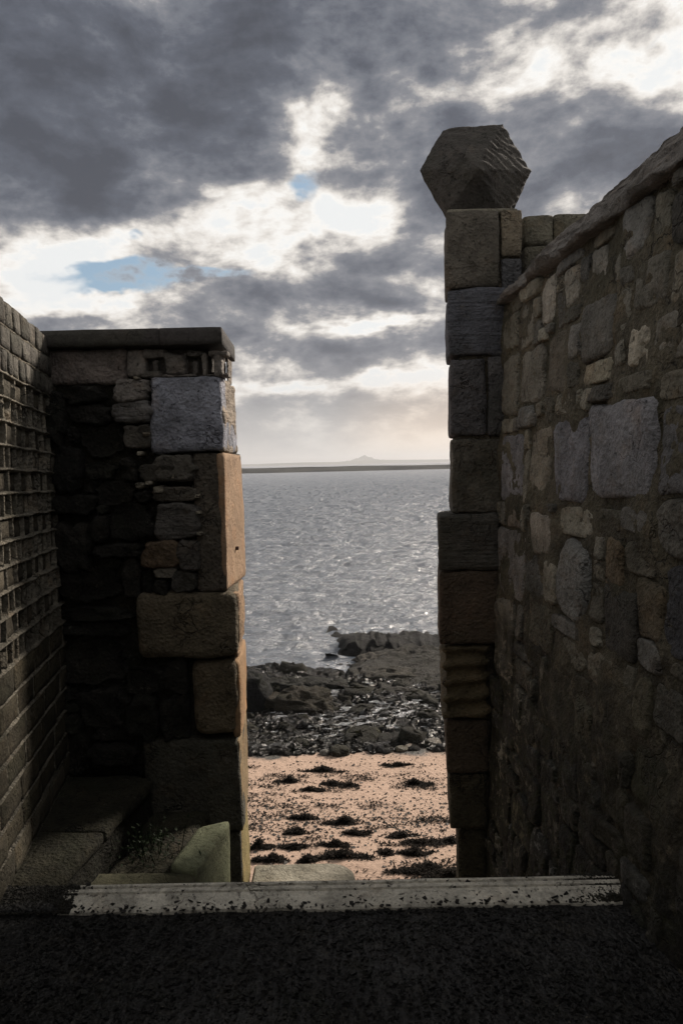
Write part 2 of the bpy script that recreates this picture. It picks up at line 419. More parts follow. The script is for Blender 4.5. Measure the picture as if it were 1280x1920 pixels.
def weed_mat(name, c1, c2, rough=0.45):
    m, n, b, p = mat_base(name)
    c = mixc(n, noise(n, p, 60.0, 3), c1, c2); link(n, c, b.inputs['Base Color']); b.inputs['Roughness'].default_value = rough; b.inputs['Specular IOR Level'].default_value = 0.15
    return m
M['weed'] = weed_mat('dried_seaweed', (0.006, 0.005, 0.004), (0.020, 0.015, 0.011), 0.95)
M['leafgreen'] = weed_mat('weed_leaf', (0.005, 0.012, 0.004), (0.014, 0.024, 0.008), 0.6)
def water_mat():
    m, n, b, p = mat_base('sea_water')
    b.inputs['Base Color'].default_value = (0.145, 0.162, 0.188, 1); b.inputs['Roughness'].default_value = 0.24
    b.inputs['IOR'].default_value = 1.75
    q = vmath(n, 'MULTIPLY', p, (0.5, 1.0, 1.0))
    h = noise(n, q, 3.4, 6, 0.70, 0.6) + noise(n, q, 0.8, 4, 0.6) * 2.5
    bump(n, b, h, 0.17)
    return m
M['water'] = water_mat()
def land_mat(name, c1, c2, sc):
    m, n, b, p = mat_base(name)
    link(n, mixc(n, noise(n, p, sc, 5, 0.6).mr(0.4, 0.6), c1, c2), b.inputs['Base Color']); b.inputs['Roughness'].default_value = 1.0; b.inputs['Specular IOR Level'].default_value = 0.0
    return m
M['far_land'] = land_mat('far_land', (0.06, 0.07, 0.05), (0.11, 0.10, 0.07), 0.004)
M['spit'] = land_mat('mud_flat', (0.02, 0.021, 0.02), (0.05, 0.05, 0.045), 0.02)
m_, n_, b_, p_ = mat_base('rusty_iron'); link(n_, mixc(n_, noise(n_, p_, 120.0), (0.03, 0.015, 0.01), (0.09, 0.04, 0.02)), b_.inputs['Base Color']); b_.inputs['Roughness'].default_value = 0.8; M['iron'] = m_

# ================================================================== SETTING
# --- beach terrain
SEA = -3.5
HAZE = 0.00030
def beach_h(X, Y):
    z = np.interp(Y, [0, 4.5, 6.2, 9.8, 12.5, 16.2, 20, 60], [-2.15, -2.15, -2.2, -2.62, -3.1, -3.52, -3.9, -8])
    q = np.stack([X, Y, X * 0], 1)
    z = z + fbm(q, 0.6, 4, 3) * 0.05 + fbm(q, 4, 3, 4) * 0.010
    rocky = np.clip((Y - 9.6) / 1.2, 0, 1)
    return z + rocky * (fbm(q, 1.1, 4, 8) * 0.16 + fbm(q, 5, 3, 9) * 0.05)
def Wbeach(a, b):
    Y = 2.46 + b ** 1.6 * 60; X = a * (6 + Y * 0.55)
    return np.stack([X, Y, beach_h(X, Y)], 1)
def beach_mat():
    m = M['sand']; n = m.node_tree; b = [k for k in n.nodes if k.type == 'BSDF_PRINCIPLED'][0]
    src = b.inputs['Base Color'].links[0].from_socket
    g = [k for k in n.nodes if k.type == 'NEW_GEOMETRY'][0]; p = S(n, g.outputs['Position'])
    sp = n.nodes.new('ShaderNodeSeparateXYZ'); n.links.new(p.k, sp.inputs[0]); y = S(n, sp.outputs[1])
    k = (y + (noise(n, p, 1.2, 5, 0.65) - 0.5) * 2.2).mr(9.5, 9.9)
    rock = mixc(n, noise(n, p, 9.0, 5, 0.7).mr(0.4, 0.65), (0.018, 0.018, 0.017), (0.06, 0.055, 0.045))
    link(n, mixc(n, k, S(n, src), rock), b.inputs['Base Color'])
    link(n, k * -0.45 + 0.9, b.inputs['Roughness'])
beach_mat()
setkind(grid('beach', Wbeach, -1, 1, 0, 1, 260, 420, M['sand']), 'structure')

# --- sea
def Wsea(a, b):
    Y = 11.0 * (6500 / 11.0) ** b; X = np.sign(a) * np.abs(a) ** 1.7 * (8 + Y * 0.62)
    q = np.stack([X * 0.36 + Y * .05, Y * 1.2 + X * .08, X * 0], 1)
    fade = np.clip(1 - Y / 420, 0, 1)
    h = fbm(q, 1.6, 5, 21, 0.70) * 0.20 + np.abs(fbm(q, 2.4, 3, 25, .6)) * -0.10
    sh = np.clip((Y - 13) / 6, 0.15, 1)
    return np.stack([X, Y, SEA + h * sh * fade * (1 + np.clip((Y - 20) / 60, 0, 2))], 1)
setkind(grid('sea', Wsea, -1, 1, 0, 1, 420, 1300, M['water']), 'structure')

# --- mud flat, far coast and hill
def ridge(name, xs, top, Y, depth, mat, base=SEA - 1.0):
    """low land: crest heights along x at distance Y; slopes down to the water before and behind"""
    xs = np.array(xs, float); top = np.array(top, float); n = 160
    X = np.linspace(xs[0], xs[-1], n); T = np.interp(X, xs, top)
    q = np.stack([X, X * 0 + Y, X * 0], 1); T = T + fbm(q, 12.0 / (xs[-1] - xs[0]) * 3, 4, 41) * (T - SEA) * 0.25
    prof = [(-0.5, 0.0), (-0.42, .35), (-0.3, .75), (-.12, .96), (0, 1), (.2, .9), (.5, 0)]
    V = []
    for (d, k) in prof:
        V.append(np.stack([X, np.full(n, Y + d * depth), base + (T - base) * k], 1))
    V = np.concatenate(V); Q = []
    for r in range(len(prof) - 1):
        for i in range(n - 1): Q.append((r * n + i, r * n + i + 1, (r + 1) * n + i + 1, (r + 1) * n + i))
    return mesh_fast(name, V, Q, mat)
def crest(pts, Y): 
    a = [P(x, y, Y) for x, y in pts]; return [p[0] for p in a], [p[2] for p in a]
xs, tp = crest([(-700, 890), (300, 880.5), (450, 878.5), (560, 876.5), (700, 873.5), (840, 871.0), (1000, 868.5), (2300, 846)], 520)
setkind(ridge('mud_flat', xs, tp, 520, 160, M['spit']), 'structure')
xs, tp = crest([(-700, 895), (430, 871.8), (520, 868.5), (640, 866), (672, 864.5), (720, 862.5), (790, 861.5), (860, 861), (1100, 853), (2300, 825)], 4200)
setkind(ridge('far_coast', xs, tp, 4200, 900, M['far_land']), 'structure')
xs, tp = crest([(610, 868), (640, 865.5), (658, 863), (672, 858.5), (680, 855.5), (687, 854.8), (694, 857), (704, 860.5), (722, 862.5), (760, 864)], 4600)
setkind(ridge('hill', xs, tp, 4600, 700, M['far_land']), 'structure')

# --- gravelled lane, kerb
KN = G(640, 1706, 0.0)[1]; KF = G(640, 1650, 0.03)[1]
def Wg(a, b):
    Y = -14 + (KN + 14.02) * b ** 0.25; X = a * 12 * (0.12 + np.abs(a) ** 2 * 0.88)
    q = np.stack([X, Y, X * 0], 1)
    return np.stack([X, Y, fbm(q, 3, 3, 50) * 0.008 + fbm(q, 24, 3, 51) * 0.004 - 0.004], 1)
setkind(grid('ground', Wg, -1, 1, 0, 1, 300, 300, M['gravel']), 'structure')
# kerb: pale sill with two fine grooves along its far side
def kerb():
    prof = [(KN - .0, -2.3), (KN - .0, 0.006), (KN + .006, 0.012), (KF - .050, 0.026), (KF - .047, 0.018), (KF - .043, 0.018), (KF - .040, 0.028), (KF - .026, 0.030),
            (KF - .023, 0.020), (KF - .018, 0.020), (KF - .014, 0.031), (KF - .003, 0.031), (KF, 0.027), (KF + 0.0, -2.3)]
    n = 200; X = np.linspace(-0.925, 1.2, n); V = []
    for (y, z) in prof:
        yy = np.full(n, y) + (0.03 - X * 0.010) * 0 - X * 0.006
        j = fbm(np.stack([X, yy, yy * 0 + z], 1), 9, 3, 60)
        V.append(np.stack([X, yy + (j * 0.014 if y == KN or abs(y - KN) < .01 else 0), np.full(n, z) + (j * 0.0015 if z > -1 else 0)], 1))
    V = np.concatenate(V); Q = [(r * n + i, r * n + i + 1, (r + 1) * n + i + 1, (r + 1) * n + i) for r in range(len(prof) - 1) for i in range(n - 1)]
    o = mesh_fast('kerb', V, Q, M['kerb'], None, False, (0.44, 0.42, 0.365)); setkind(o, 'structure', 'pale concrete sill across the lane with two fine grooves')
kerb()
o = block('earth', corners(-1.6, -0.922, KN + .004, KF + .004, -2.3, 0.018), M['gravel'], None, (0.03, 0.03, 0.025), r=0.008, amp=0.006, step=0.03); setkind(o, 'structure')

# --- stone stairs going down behind the kerb and the landing beyond the gate
st = thing('stone_stairs', 'worn stone steps dropping behind the pale kerb towards the gate opening', 'stairs')
for k in range(5):
    y0 = KF + 0.004 + k * 0.25; z = -0.22 - 0.20 * k
    block('step', corners(-0.93 if k < 3 else -0.50, 0.84, y0, y0 + 0.262, z - 0.20, z), M['concrete'], st, (0.16, 0.15, 0.12), r=0.012, amp=0.004, step=0.05)
block('step', corners(-0.50, 0.84, KF + 1.26, KF + 1.9, -2.3, -1.45), M['concrete'], st, (0.14, 0.13, 0.11), r=0.02, amp=0.004, step=0.06)
def landing():
    # flat slab with a rounded far right corner
    a = P(468, 1618, 3.78); zt = G(560, 1618, -0.70)
    z = -0.70; yb = G(560, 1618, z)[1]; xr = G(664, 1640, z)[0]
    pts = [(-0.50, 3.48), (xr + .012, 3.48)]
    R = 0.12
    for k in range(9):
        t = math.pi / 2 * k / 8; pts.append((xr - R + R * math.cos(t) - .02 * (1 - math.cos(t)), yb - R * .95 + R * .95 * math.sin(t)))
    pts.append((-0.50, yb))
    bm = bmesh.new(); vs = [bm.verts.new((x, y, -2.3)) for x, y in pts]; f = bm.faces.new(vs)
    ex = bmesh.ops.extrude_face_region(bm, geom=[f]); top = [g for g in ex['geom'] if isinstance(g, bmesh.types.BMVert)]
    for v in top: v.co.z = z
    bmesh.ops.recalc_face_normals(bm, faces=bm.faces)
    te = [e for e in bm.edges if all(abs(v.co.z - z) < 1e-5 for v in e.verts)]
    bmesh.ops.bevel(bm, geom=te, offset=0.012, segments=3, affect='EDGES')
    me = bpy.data.meshes.new('landing'); bm.to_mesh(me); bm.free(); me.materials.append(M['concrete'])
    o = bpy.data.objects.new('landing', me); COL.objects.link(o); o.color = (0.22, 0.205, 0.165, 1)
    tag(o, 'grey concrete landing with a rounded end, seen low in the gate opening', 'landing')
landing()

# ================================================================== LEFT BRICK WALL
LB0 = np.array([-1.277, 3.24]); LBd = np.array([-1.16 + 1.277, 2.45 - 3.24]); LBd /= np.linalg.norm(LBd)
LBn = np.array([-LBd[1], LBd[0]])      # towards the lane (+X)
if LBn[0] < 0: LBn = -LBn
LTOP = 1.973
def WL(a, b, o):
    a, b, o = np.broadcast_arrays(np.atleast_1d(np.asarray(a, float)), np.asarray(b, float), np.asarray(o, float))
    return np.stack([LB0[0] + LBd[0] * a + LBn[0] * o, LB0[1] + LBd[1] * a + LBn[1] * o, b + 0.012 + 0.020 * a * b], 1)
bw = thing('brick_wall', 'weathered brick wall on the left, raised mortar joints standing out round the eaten bricks', 'wall')
def brick_wall():
    L = 1.5; rows = []; z = LTOP
    hs = [0.094] + [0.084] * 11 + [0.087] * 3 + [0.100] * 12
    for h in hs: rows.append((z - h, z, len(rows))); z -= h
    zb = z
    # course lines
    edges = [r[1] for r in rows] + [zb]
    def wav(a, ed): return 0.0035 * vn(np.stack([np.asarray(a, float) * 9, np.full_like(np.asarray(a, float), ed * 13), np.zeros_like(np.asarray(a, float))], 1), 77)
    rg = random.Random(5)
    cells = []
    for (z0, z1, i) in rows:
        wd = 0.127 if i % 2 == 1 else 0.070
        if i == 0: wd = 0.10
        if i >= 15: wd = 0.25 if i % 2 else 0.22
        a = -0.03 - rg.uniform(0, wd); js = []
        while a < L: js.append(a); a += wd * rg.uniform(0.86, 1.14)
        js.append(a)
        for k in range(len(js) - 1): cells.append((js[k], js[k + 1], z0, z1, i))
    # core and mortar net as one part: heightfield, proud on joints where the bricks are eaten away
    na, nb = 420, 620
    A, B = np.meshgrid(np.linspace(-0.05, L, na), np.linspace(-0.15, LTOP + 0.0, nb), indexing='ij'); A = A.ravel(); B = B.ravel()
    H = np.full(len(A), 0.0)
    Bw = B + wav(A, 0.3) * 1.0
    pr = np.full(len(A), 0.0); q = np.stack([A, B, A * 0], 1)
    dist = np.full(len(A), 9.0)
    for e in edges: dist = np.minimum(dist, np.abs(Bw - e))
    vd = np.full(len(A), 9.0)
    for (a0, a1, z0, z1, i) in cells:
        s = (Bw >= z0) & (Bw < z1)
        vd[s] = np.minimum(vd[s], np.abs(A[s] + 0.004 * vn(q[s] * 14, 3) - a0))
    wj = 0.0085 + 0.003 * fbm(q, 12, 2, 66)
    jh = np.clip(1 - (dist / wj) ** 2, 0, 1); jv = np.clip(1 - (vd / (wj * 0.62)) ** 2, 0, 1)
    H = -0.034 + np.maximum(np.sqrt(jh) * 0.037, np.sqrt(jv) * 0.033) + fbm(q, 40, 3, 70) * 0.0022
    top = np.isclose(B, LTOP); H[top] = -0.02
    V = WL(A, B, H); i = np.arange((na - 1) * (nb - 1)); ia = i // (nb - 1); ib = i % (nb - 1); k = ia * nb + ib
    mesh_fast('mortar', V, np.stack([k, k + nb, k + nb + 1, k + 1], 1), algae_shade('low_shade_joint', M['mortar'], -.4, .9), bw, True, (0.17, 0.155, 0.125))  # shade low on the wall is painted into the joints
    c = np.zeros((2, 2, 2, 3))
    for x_, aa in ((0, -0.05), (1, 6.0)):
        for y_, oo in ((0, -0.036), (1, -0.30)):
            for z_, zz in ((0, -2.3), (1, LTOP - 0.004)): c[x_, y_, z_] = WL(aa, zz, oo)[0]
    block('wall_core', c, M['mortar'], bw, (0.12, 0.11, 0.09), r=0.005, amp=0.002, step=0.12)
    for (a0, a1, z0, z1, i) in cells:
        if a0 > 1.15: continue
        if z1 < -0.02: continue
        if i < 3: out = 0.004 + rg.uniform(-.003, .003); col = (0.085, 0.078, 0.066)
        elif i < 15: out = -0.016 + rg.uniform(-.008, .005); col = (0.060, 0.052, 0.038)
        else: out = -0.001 + rg.uniform(-.003, .003); col = (0.040, 0.034, 0.022)  # lower courses: dimmer light given as a darker colour
        if i >= 20 and rg.random() < .5: out += 0.006; col = (0.060, 0.053, 0.038)
        g = 0.0045
        c = np.zeros((2, 2, 2, 3))
        for x_, aa in ((0, a0 + g), (1, a1 - g)):
            for y_, oo in ((0, out), (1, -0.045)):
                for z_, zz in ((0, z0 + g + .002), (1, z1 - g)): c[x_, y_, z_] = WL(aa, zz, oo)[0]
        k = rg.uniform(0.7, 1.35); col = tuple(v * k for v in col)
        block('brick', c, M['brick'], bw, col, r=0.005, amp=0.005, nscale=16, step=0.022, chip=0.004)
brick_wall()

# ================================================================== LEFT PIER
PY = 3.24; PB = 3.69
lp = thing('stone_pier', 'ruined stone pier left of the gate opening under a flat dark coping', 'pier')
# rubble core
def WP(a, b, o):
    a, b, o = np.broadcast_arrays(np.atleast_1d(np.asarray(a, float)), np.asarray(b, float), np.asarray(o, float))
    return np.stack([a, PY - o, b], 1)
zt = P(250, 655, PY)[2]
def Wcore(a, b):
    q = np.stack([a, b, a * 0], 1)
    o = -0.055 + fbm(q, 5, 5, 90) * 0.05
    return WP(a, b, o)
grid('mortar', Wcore, -1.34, P(413, 1000, PY)[0], -2.3, zt - 0.10, 110, 330, M['mortar'], lp, (0.020, 0.018, 0.013))
block('wall_core', corners(-2.6, P(408, 1000, PY)[0], PY + 0.10, PB - 0.02, -2.3, zt - 0.115), M['mortar'], lp, (0.06, 0.055, 0.045), r=0.01, amp=0.006, step=0.08)
B_ = dict(step=0.018)
# quoins: front rect, right edge of the back
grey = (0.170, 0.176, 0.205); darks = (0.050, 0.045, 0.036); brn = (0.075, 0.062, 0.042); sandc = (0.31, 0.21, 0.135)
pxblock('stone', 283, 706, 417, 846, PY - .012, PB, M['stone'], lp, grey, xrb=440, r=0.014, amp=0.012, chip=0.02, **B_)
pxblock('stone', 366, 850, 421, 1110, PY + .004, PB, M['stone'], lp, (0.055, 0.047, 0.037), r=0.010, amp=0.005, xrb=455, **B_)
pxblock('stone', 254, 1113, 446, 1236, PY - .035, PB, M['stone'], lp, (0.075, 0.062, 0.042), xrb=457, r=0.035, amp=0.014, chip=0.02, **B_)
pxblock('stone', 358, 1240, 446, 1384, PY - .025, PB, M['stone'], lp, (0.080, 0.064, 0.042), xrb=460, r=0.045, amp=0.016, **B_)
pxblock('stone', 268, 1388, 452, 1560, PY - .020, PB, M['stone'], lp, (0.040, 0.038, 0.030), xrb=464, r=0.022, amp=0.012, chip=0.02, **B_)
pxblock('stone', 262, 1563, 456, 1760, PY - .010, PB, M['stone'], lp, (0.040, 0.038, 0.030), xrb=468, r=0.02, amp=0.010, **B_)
# dressed sandstone faces lining the opening
def facing(y0, y1, xf0, xb, col, thick=0.03, mat='sandstone', **kw):
    ym = (y0 + y1) / 2; Z1, Z0 = P(xf0, y0, PY)[2], P(xf0, y1, PY)[2]
    Xf = P(xf0, ym, PY)[0]; Xb = P(xb, ym, PB)[0]
    c = corners(0, 0, PY, PB, Z0, Z1); c[0, 0, :, 0] = Xf - thick; c[1, 0, :, 0] = Xf; c[0, 1, :, 0] = Xb - thick; c[1, 1, :, 0] = Xb
    c[:, 0, :, 1] = PY + 0.002
    return block('facing_stone', c, M[mat], lp, col, **kw)
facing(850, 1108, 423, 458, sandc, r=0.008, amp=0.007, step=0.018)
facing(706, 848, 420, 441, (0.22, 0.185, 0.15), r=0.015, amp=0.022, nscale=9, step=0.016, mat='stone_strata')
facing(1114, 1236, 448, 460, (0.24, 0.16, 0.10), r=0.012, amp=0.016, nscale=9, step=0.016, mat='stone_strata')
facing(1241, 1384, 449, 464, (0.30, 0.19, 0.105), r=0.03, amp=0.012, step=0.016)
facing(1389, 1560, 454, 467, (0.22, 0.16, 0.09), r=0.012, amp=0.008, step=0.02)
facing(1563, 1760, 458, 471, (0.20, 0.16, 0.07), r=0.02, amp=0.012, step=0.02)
# iron dowel stub in the sandstone face
p = P(438, 1028, (PY + PB) / 2)
bm = bmesh.new(); bmesh.ops.create_cone(bm, cap_ends=True, segments=14, radius1=0.011, radius2=0.009, depth=0.05)
bmesh.ops.rotate(bm, verts=bm.verts, matrix=Matrix.Rotation(math.pi / 2, 3, 'Y')); bmesh.ops.translate(bm, verts=bm.verts, vec=Vector(p) + Vector((0.0, 0, 0)))
me = bpy.data.meshes.new('iron_stub'); bm.to_mesh(me); bm.free(); me.materials.append(M['iron']); o = bpy.data.objects.new('iron_stub', me); COL.objects.link(o); o.parent = lp
# coping slabs
cz1, cz0 = P(270, 619, PY)[2], P(270, 652, PY)[2]
for (xa, xb) in ((-1.30, P(298, 640, PY - .05)[0]), (P(299.5, 640, PY - .05)[0], P(417, 640, PY - .05)[0])):
    c = corners(xa, xb, PY - 0.055, PB + 0.06, cz0, cz1)
    if xb > -0.8: c[1, 1, :, 0] = P(441, 640, PB + .06)[0] 
    block('coping_slab', c, M['concrete'], lp, (0.045, 0.040, 0.038), r=0.006, amp=0.003, step=0.025)
block('coping_slab', corners(-2.6, -1.45, PY - 0.055, PB + 0.06, cz0, cz1), M['concrete'], lp, (0.045, 0.040, 0.038), r=0.006, amp=0.003, step=0.04)
# eroded course just below the coping: posts, hollows between, a hole through at the corner
block('stone', corners(-1.42, P(238, 680, PY)[0], PY + .0, PB - .02, P(170, 722, PY)[2], cz0 - .002), M['stone'], lp, (0.115, 0.098, 0.088), r=0.02, amp=0.014, step=0.018, chip=.02)
block('stone', corners(P(240, 690, PY)[0], P(395, 690, PY)[0], PY + .06, PB - .02, P(300, 712, PY)[2], cz0 - .002), M['stone'], lp, (0.05, 0.045, 0.04), r=0.02, amp=0.014, step=0.02)
for (xa, xb, ya, yb, cc) in ((240, 272, 658, 704, .13), (284, 299, 672, 700, .07), (270, 310, 656, 670, .10), (312, 346, 664, 702, .085), (345, 350, 660, 700, .16), (349, 380, 656, 670, .10), (360, 372, 676, 702, .06), (378, 388, 660, 704, .15), (388, 428, 655, 668, .12), (402, 414, 664, 704, .15), (240, 300, 698, 707, .12), (300, 428, 699, 707, .12)):
    pxblock('stone', xa, ya, xb, yb, PY + rnd.uniform(0, .02), PY + .16 if xb < 395 else PY + .1, M['stone'], lp, (cc, cc * .9, cc * .8), r=0.010, amp=0.013, nscale=14, step=0.008)
c = corners(P(402, 680, PY)[0], P(420, 680, PY)[0], PB - 0.14, PB, P(400, 704, PY)[2], cz0 - .002); c[1, :, :, 0] = P(436, 680, PB)[0]; c[0, :, :, 0] = P(431, 680, PB)[0]
block('stone', c, M['stone'], lp, (0.14, 0.12, 0.10), r=0.01, amp=0.012, step=0.012)
# named rubble stones in the front
def prect(px0, py0, px1, py1):
    a = P(px0, py1, PY); b = P(px1, py0, PY); return a[0], b[0], a[2], b[2]
placed = []
def pstone(x0, y0, x1, y1, col, H=0.03, mat='stone', **kw):
    a0, a1, b0, b1 = prect(x0, y0, x1, y1); placed.append((a0, a1, b0, b1))
    radial_stone('stone', WP, a0, a1, b0, b1, H, M[mat], lp, col, rnd.randrange(9999), jit=0.22, inset=-0.10, amp=0.02, **kw)
pstone(216, 709, 281, 756, (0.105, 0.095, 0.085)); pstone(212, 752, 288, 796, (0.10, 0.095, 0.09), mat='stone_strata'); pstone(232, 796, 286, 842, (0.05, 0.045, 0.038))
pstone(288, 852, 366, 905, (0.055, 0.05, 0.042)); pstone(262, 868, 330, 905, (0.030, .027, .022)); pstone(286, 912, 370, 942, (0.06, 0.053, 0.043)); pstone(292, 940, 374, 1012, (0.075, 0.07, 0.064), mat='stone_strata')
pstone(268, 1014, 338, 1064, (0.070, 0.050, 0.032)); pstone(336, 1012, 374, 1070, (0.05, 0.045, 0.04)); pstone(290, 1064, 330, 1084, (0.12, .11, .09)); pstone(322, 1070, 368, 1110, (0.04, .037, .033))
for (x, y, r_) in ((310, 880, 9), (322, 893, 9), (300, 918, 10), (265, 910, 9), (283, 905, 6), (374, 960, 5), (376, 1000, 5), (278, 815, 6), (265, 850, 6), (372, 930, 5), (250, 722, 6), (258, 690 + 20, 5)):
    pstone(x - r_, y - r_ * .7, x + r_, y + r_ * .7, (0.20, 0.18, 0.14), H=0.035, N=24, R=5, mat='lichen')
def fill(rects, region, gap, wmax, hmax, wmin, hmin, tries, rg):
    """grow rectangles into the free space between those already placed"""
    a0, a1, b0, b1 = region; new = []; cell = 0.006
    na, nb = int((a1 - a0) / cell) + 1, int((b1 - b0) / cell) + 1; occ = np.zeros((na, nb), bool); g = max(1, int(round(gap / cell)))
    def mark(r):
        i0, i1 = int((r[0] - a0) / cell) - g, int(math.ceil((r[1] - a0) / cell)) + g; j0, j1 = int((r[2] - b0) / cell) - g, int(math.ceil((r[3] - b0) / cell)) + g
        occ[max(0, i0):max(0, i1), max(0, j0):max(0, j1)] = True
    for r in rects: mark(r)
    for _ in range(tries):
        i0, j0 = rg.randrange(na), rg.randrange(nb)
        if occ[i0, j0]: continue
        r = [i0, i0 + 1, j0, j0 + 1]; W_, H_ = rg.uniform(wmin, wmax) / cell, rg.uniform(hmin, hmax) / cell; alive = [1, 1, 1, 1]
        while any(alive):
            for k in range(4):
                if not alive[k]: continue
                t = list(r); t[k] += (-1 if k in (0, 2) else 1)
                if t[1] - t[0] > W_ or t[3] - t[2] > H_ or t[0] < 0 or t[1] > na or t[2] < 0 or t[3] > nb: alive[k] = 0; continue
                e = (occ[t[0], t[2]:t[3]], occ[t[1] - 1, t[2]:t[3]], occ[t[0]:t[1], t[2]], occ[t[0]:t[1], t[3] - 1])[k]
                if e.any(): alive[k] = 0
                else: r = t
        q = (a0 + r[0] * cell, a0 + r[1] * cell, b0 + r[2] * cell, b0 + r[3] * cell)
        if q[1] - q[0] < 0.038 or q[3] - q[2] < 0.032: continue
        mark(q); rects.append(q); new.append(q)
    return new
for q in ((283, 706, 417, 846), (366, 850, 421, 1110), (254, 1113, 446, 1236), (358, 1240, 446, 1384), (268, 1388, 452, 1560), (262, 1563, 456, 1760), (100, 640, 430, 722)): placed.append(prect(*q))
rg = random.Random(12)
for r in fill(placed, (-1.30, P(440, 1000, PY)[0], -0.3, zt), 0.004, 0.34, 0.26, 0.08, 0.05, 1500, rg):
    k = rg.uniform(0.5, 1.3)
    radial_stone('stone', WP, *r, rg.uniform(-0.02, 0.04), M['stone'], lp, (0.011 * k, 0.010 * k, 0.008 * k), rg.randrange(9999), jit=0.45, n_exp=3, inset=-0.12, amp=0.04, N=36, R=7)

# ledge along the brick wall, pale block and lower slab
def quadblock(name, pts, z1, z0, mat, parent, color, **kw):
    """pts: near-left, near-right, far-left, far-right (x, y)"""
    c = np.zeros((2, 2, 2, 3))
    for (ix, iy), (x, y) in zip(((0, 0), (1, 0), (0, 1), (1, 1)), pts):
        for iz, z in ((0, z0), (1, z1)): c[ix, iy, iz] = (x, y, z if not isinstance(z, (list, tuple)) else z[iy])
    return block(name, c, mat, parent, color, **kw)
nl, nr, fr = G(-60, 1652, 0.0), G(100, 1652, 0.0), G(276, 1476, 0.0)
o = quadblock('stone_ledge', [(-1.20, KF + .006), (nr[0], KF + .006), (-1.32, 3.20), (fr[0], 3.20)], -0.055, -2.3, M['mortar'], None, (0.010, 0.0095, 0.006), r=0.018, amp=0.012, step=0.03, chip=0.03)
for (t0, t1) in ((0, .44), (.45, 1)):
    L_ = lambda t: ((-1.20 - .12 * t), KF + .006 + t * (3.20 - KF)); N_ = lambda t: (nr[0] + .012 + t * (fr[0] - nr[0]), KF + .006 + t * (3.20 - KF))
    quadblock('lit_ledge_slab', [L_(t0), N_(t0), L_(t1 - .004), N_(t1 - .004)], 0.004, -0.052, M['mortar'], o, (0.021, 0.0195, 0.012), r=0.012, amp=0.010, step=0.018, chip=0.03)  # lighter slabs added on top; the lit ledge top is in their colour
tag(o, 'mossy stone ledge running along the foot of the brick wall', 'ledge')
zb_ = -0.13
A1, A2 = G(431, 1537, zb_), G(372, 1550, zb_); B1, B2 = G(366, 1629, zb_), G(318, 1621, zb_)
B1b = A1 + (B1 - A1) * 1.12; B2b = A2 + (B2 - A2) * 1.02
o = quadblock('concrete_block', [tuple(B2[:2]), tuple(B1[:2]), tuple(A2[:2]), tuple(A1[:2])], zb_, -0.62, stone_mat('mossy_block', gain=2.1, lichen=.25, moss=.55, pits=.4, var=.6, bumpd=.004, warmv=.1), None, (0.12, 0.128, 0.08), r=0.014, amp=0.004, step=0.02)
tag(o, 'pale greenish concrete block standing at the foot of the left pier', 'block')
z2 = -0.155
a = G(362, 1632, z2); b = G(150, 1640, z2)
o = quadblock('stone_slab', [(b[0] - .05, KF + .006), (a[0], KF + .006), (b[0] + .0, a[1] - 0.005), (a[0] + .015, a[1] - .005)], z2, -0.50, M['concrete'], None, (0.065, 0.063, 0.038), r=0.012, amp=0.006, step=0.03)
tag(o, 'low mossy slab between the stone ledge and the pale block', 'slab')
o = quadblock('earth_bank', [(-0.96, a[1] - .01), (B2[0] - .0, a[1] - .01), (fr[0] - .02, 3.22), (A2[0], 3.22)], (-0.17), -0.6, M['mortar'], None, (0.03, 0.028, 0.018), r=0.03, amp=0.03, step=0.03)
setkind(o, 'structure')
# weeds growing there
def blades(cs, n, size, flat=0.3, rg=None, spread=0.05, up=0.06):
    V = []; Q = []
    for _ in range(n):
        c = cs(rg); a = rg.uniform(0, 6.283); l = size * rg.uniform(.5, 1.3); wd = l * rg.uniform(.2, .45); t = rg.uniform(-flat, flat + .6)
        d = np.array([math.cos(a) * math.cos(t), math.sin(a) * math.cos(t), math.sin(t)]); s = np.array([-math.sin(a), math.cos(a), rg.uniform(-.5, .5)]) * wd / 2
        k = len(V); c = np.array(c); bend = np.array([0, 0, -l * rg.uniform(0, .35)])
        V += [c - s * .5, c + s * .5, c + d * l * .5 + s, c + d * l * .5 - s, c + d * l + bend]
        Q += [(k, k + 1, k + 2, k + 3), (k + 3, k + 2, k + 4)]
    return V, Q
wc = G(283, 1590, -0.14)
rg = random.Random(3)
wp = thing('weed_plant', 'dark green leafy weed growing between the ledge and the pale block', 'plant')
V, Q = blades(lambda r: (wc[0] + r.gauss(0, .07), wc[1] + r.gauss(0, .07), -0.15 + abs(r.gauss(0, .035))), 360, 0.018, 0.6, rg)
mesh_obj('leaves', V, Q, M['leafgreen'], wp, False)['kind'] = 'stuff'
V, Q = [], []
for k in range(14):
    a = rg.uniform(0, 6.28); x0, y0 = wc[0] + rg.gauss(0, .04), wc[1] + rg.gauss(0, .04); k0 = len(V)
    for (dx, dy) in ((.002, 0), (-.001, .002), (-.001, -.002)):
        V += [(x0 + dx, y0 + dy, -0.19), (x0 + dx + math.cos(a) * .04, y0 + dy + math.sin(a) * .04, -0.08)]
    for s in range(3): Q.append((k0 + 2 * s, k0 + (2 * s + 2) % 6, k0 + (2 * s + 3) % 6, k0 + 2 * s + 1))
mesh_obj('stems', V, Q, M['leafgreen'], wp, False)['kind'] = 'stuff'

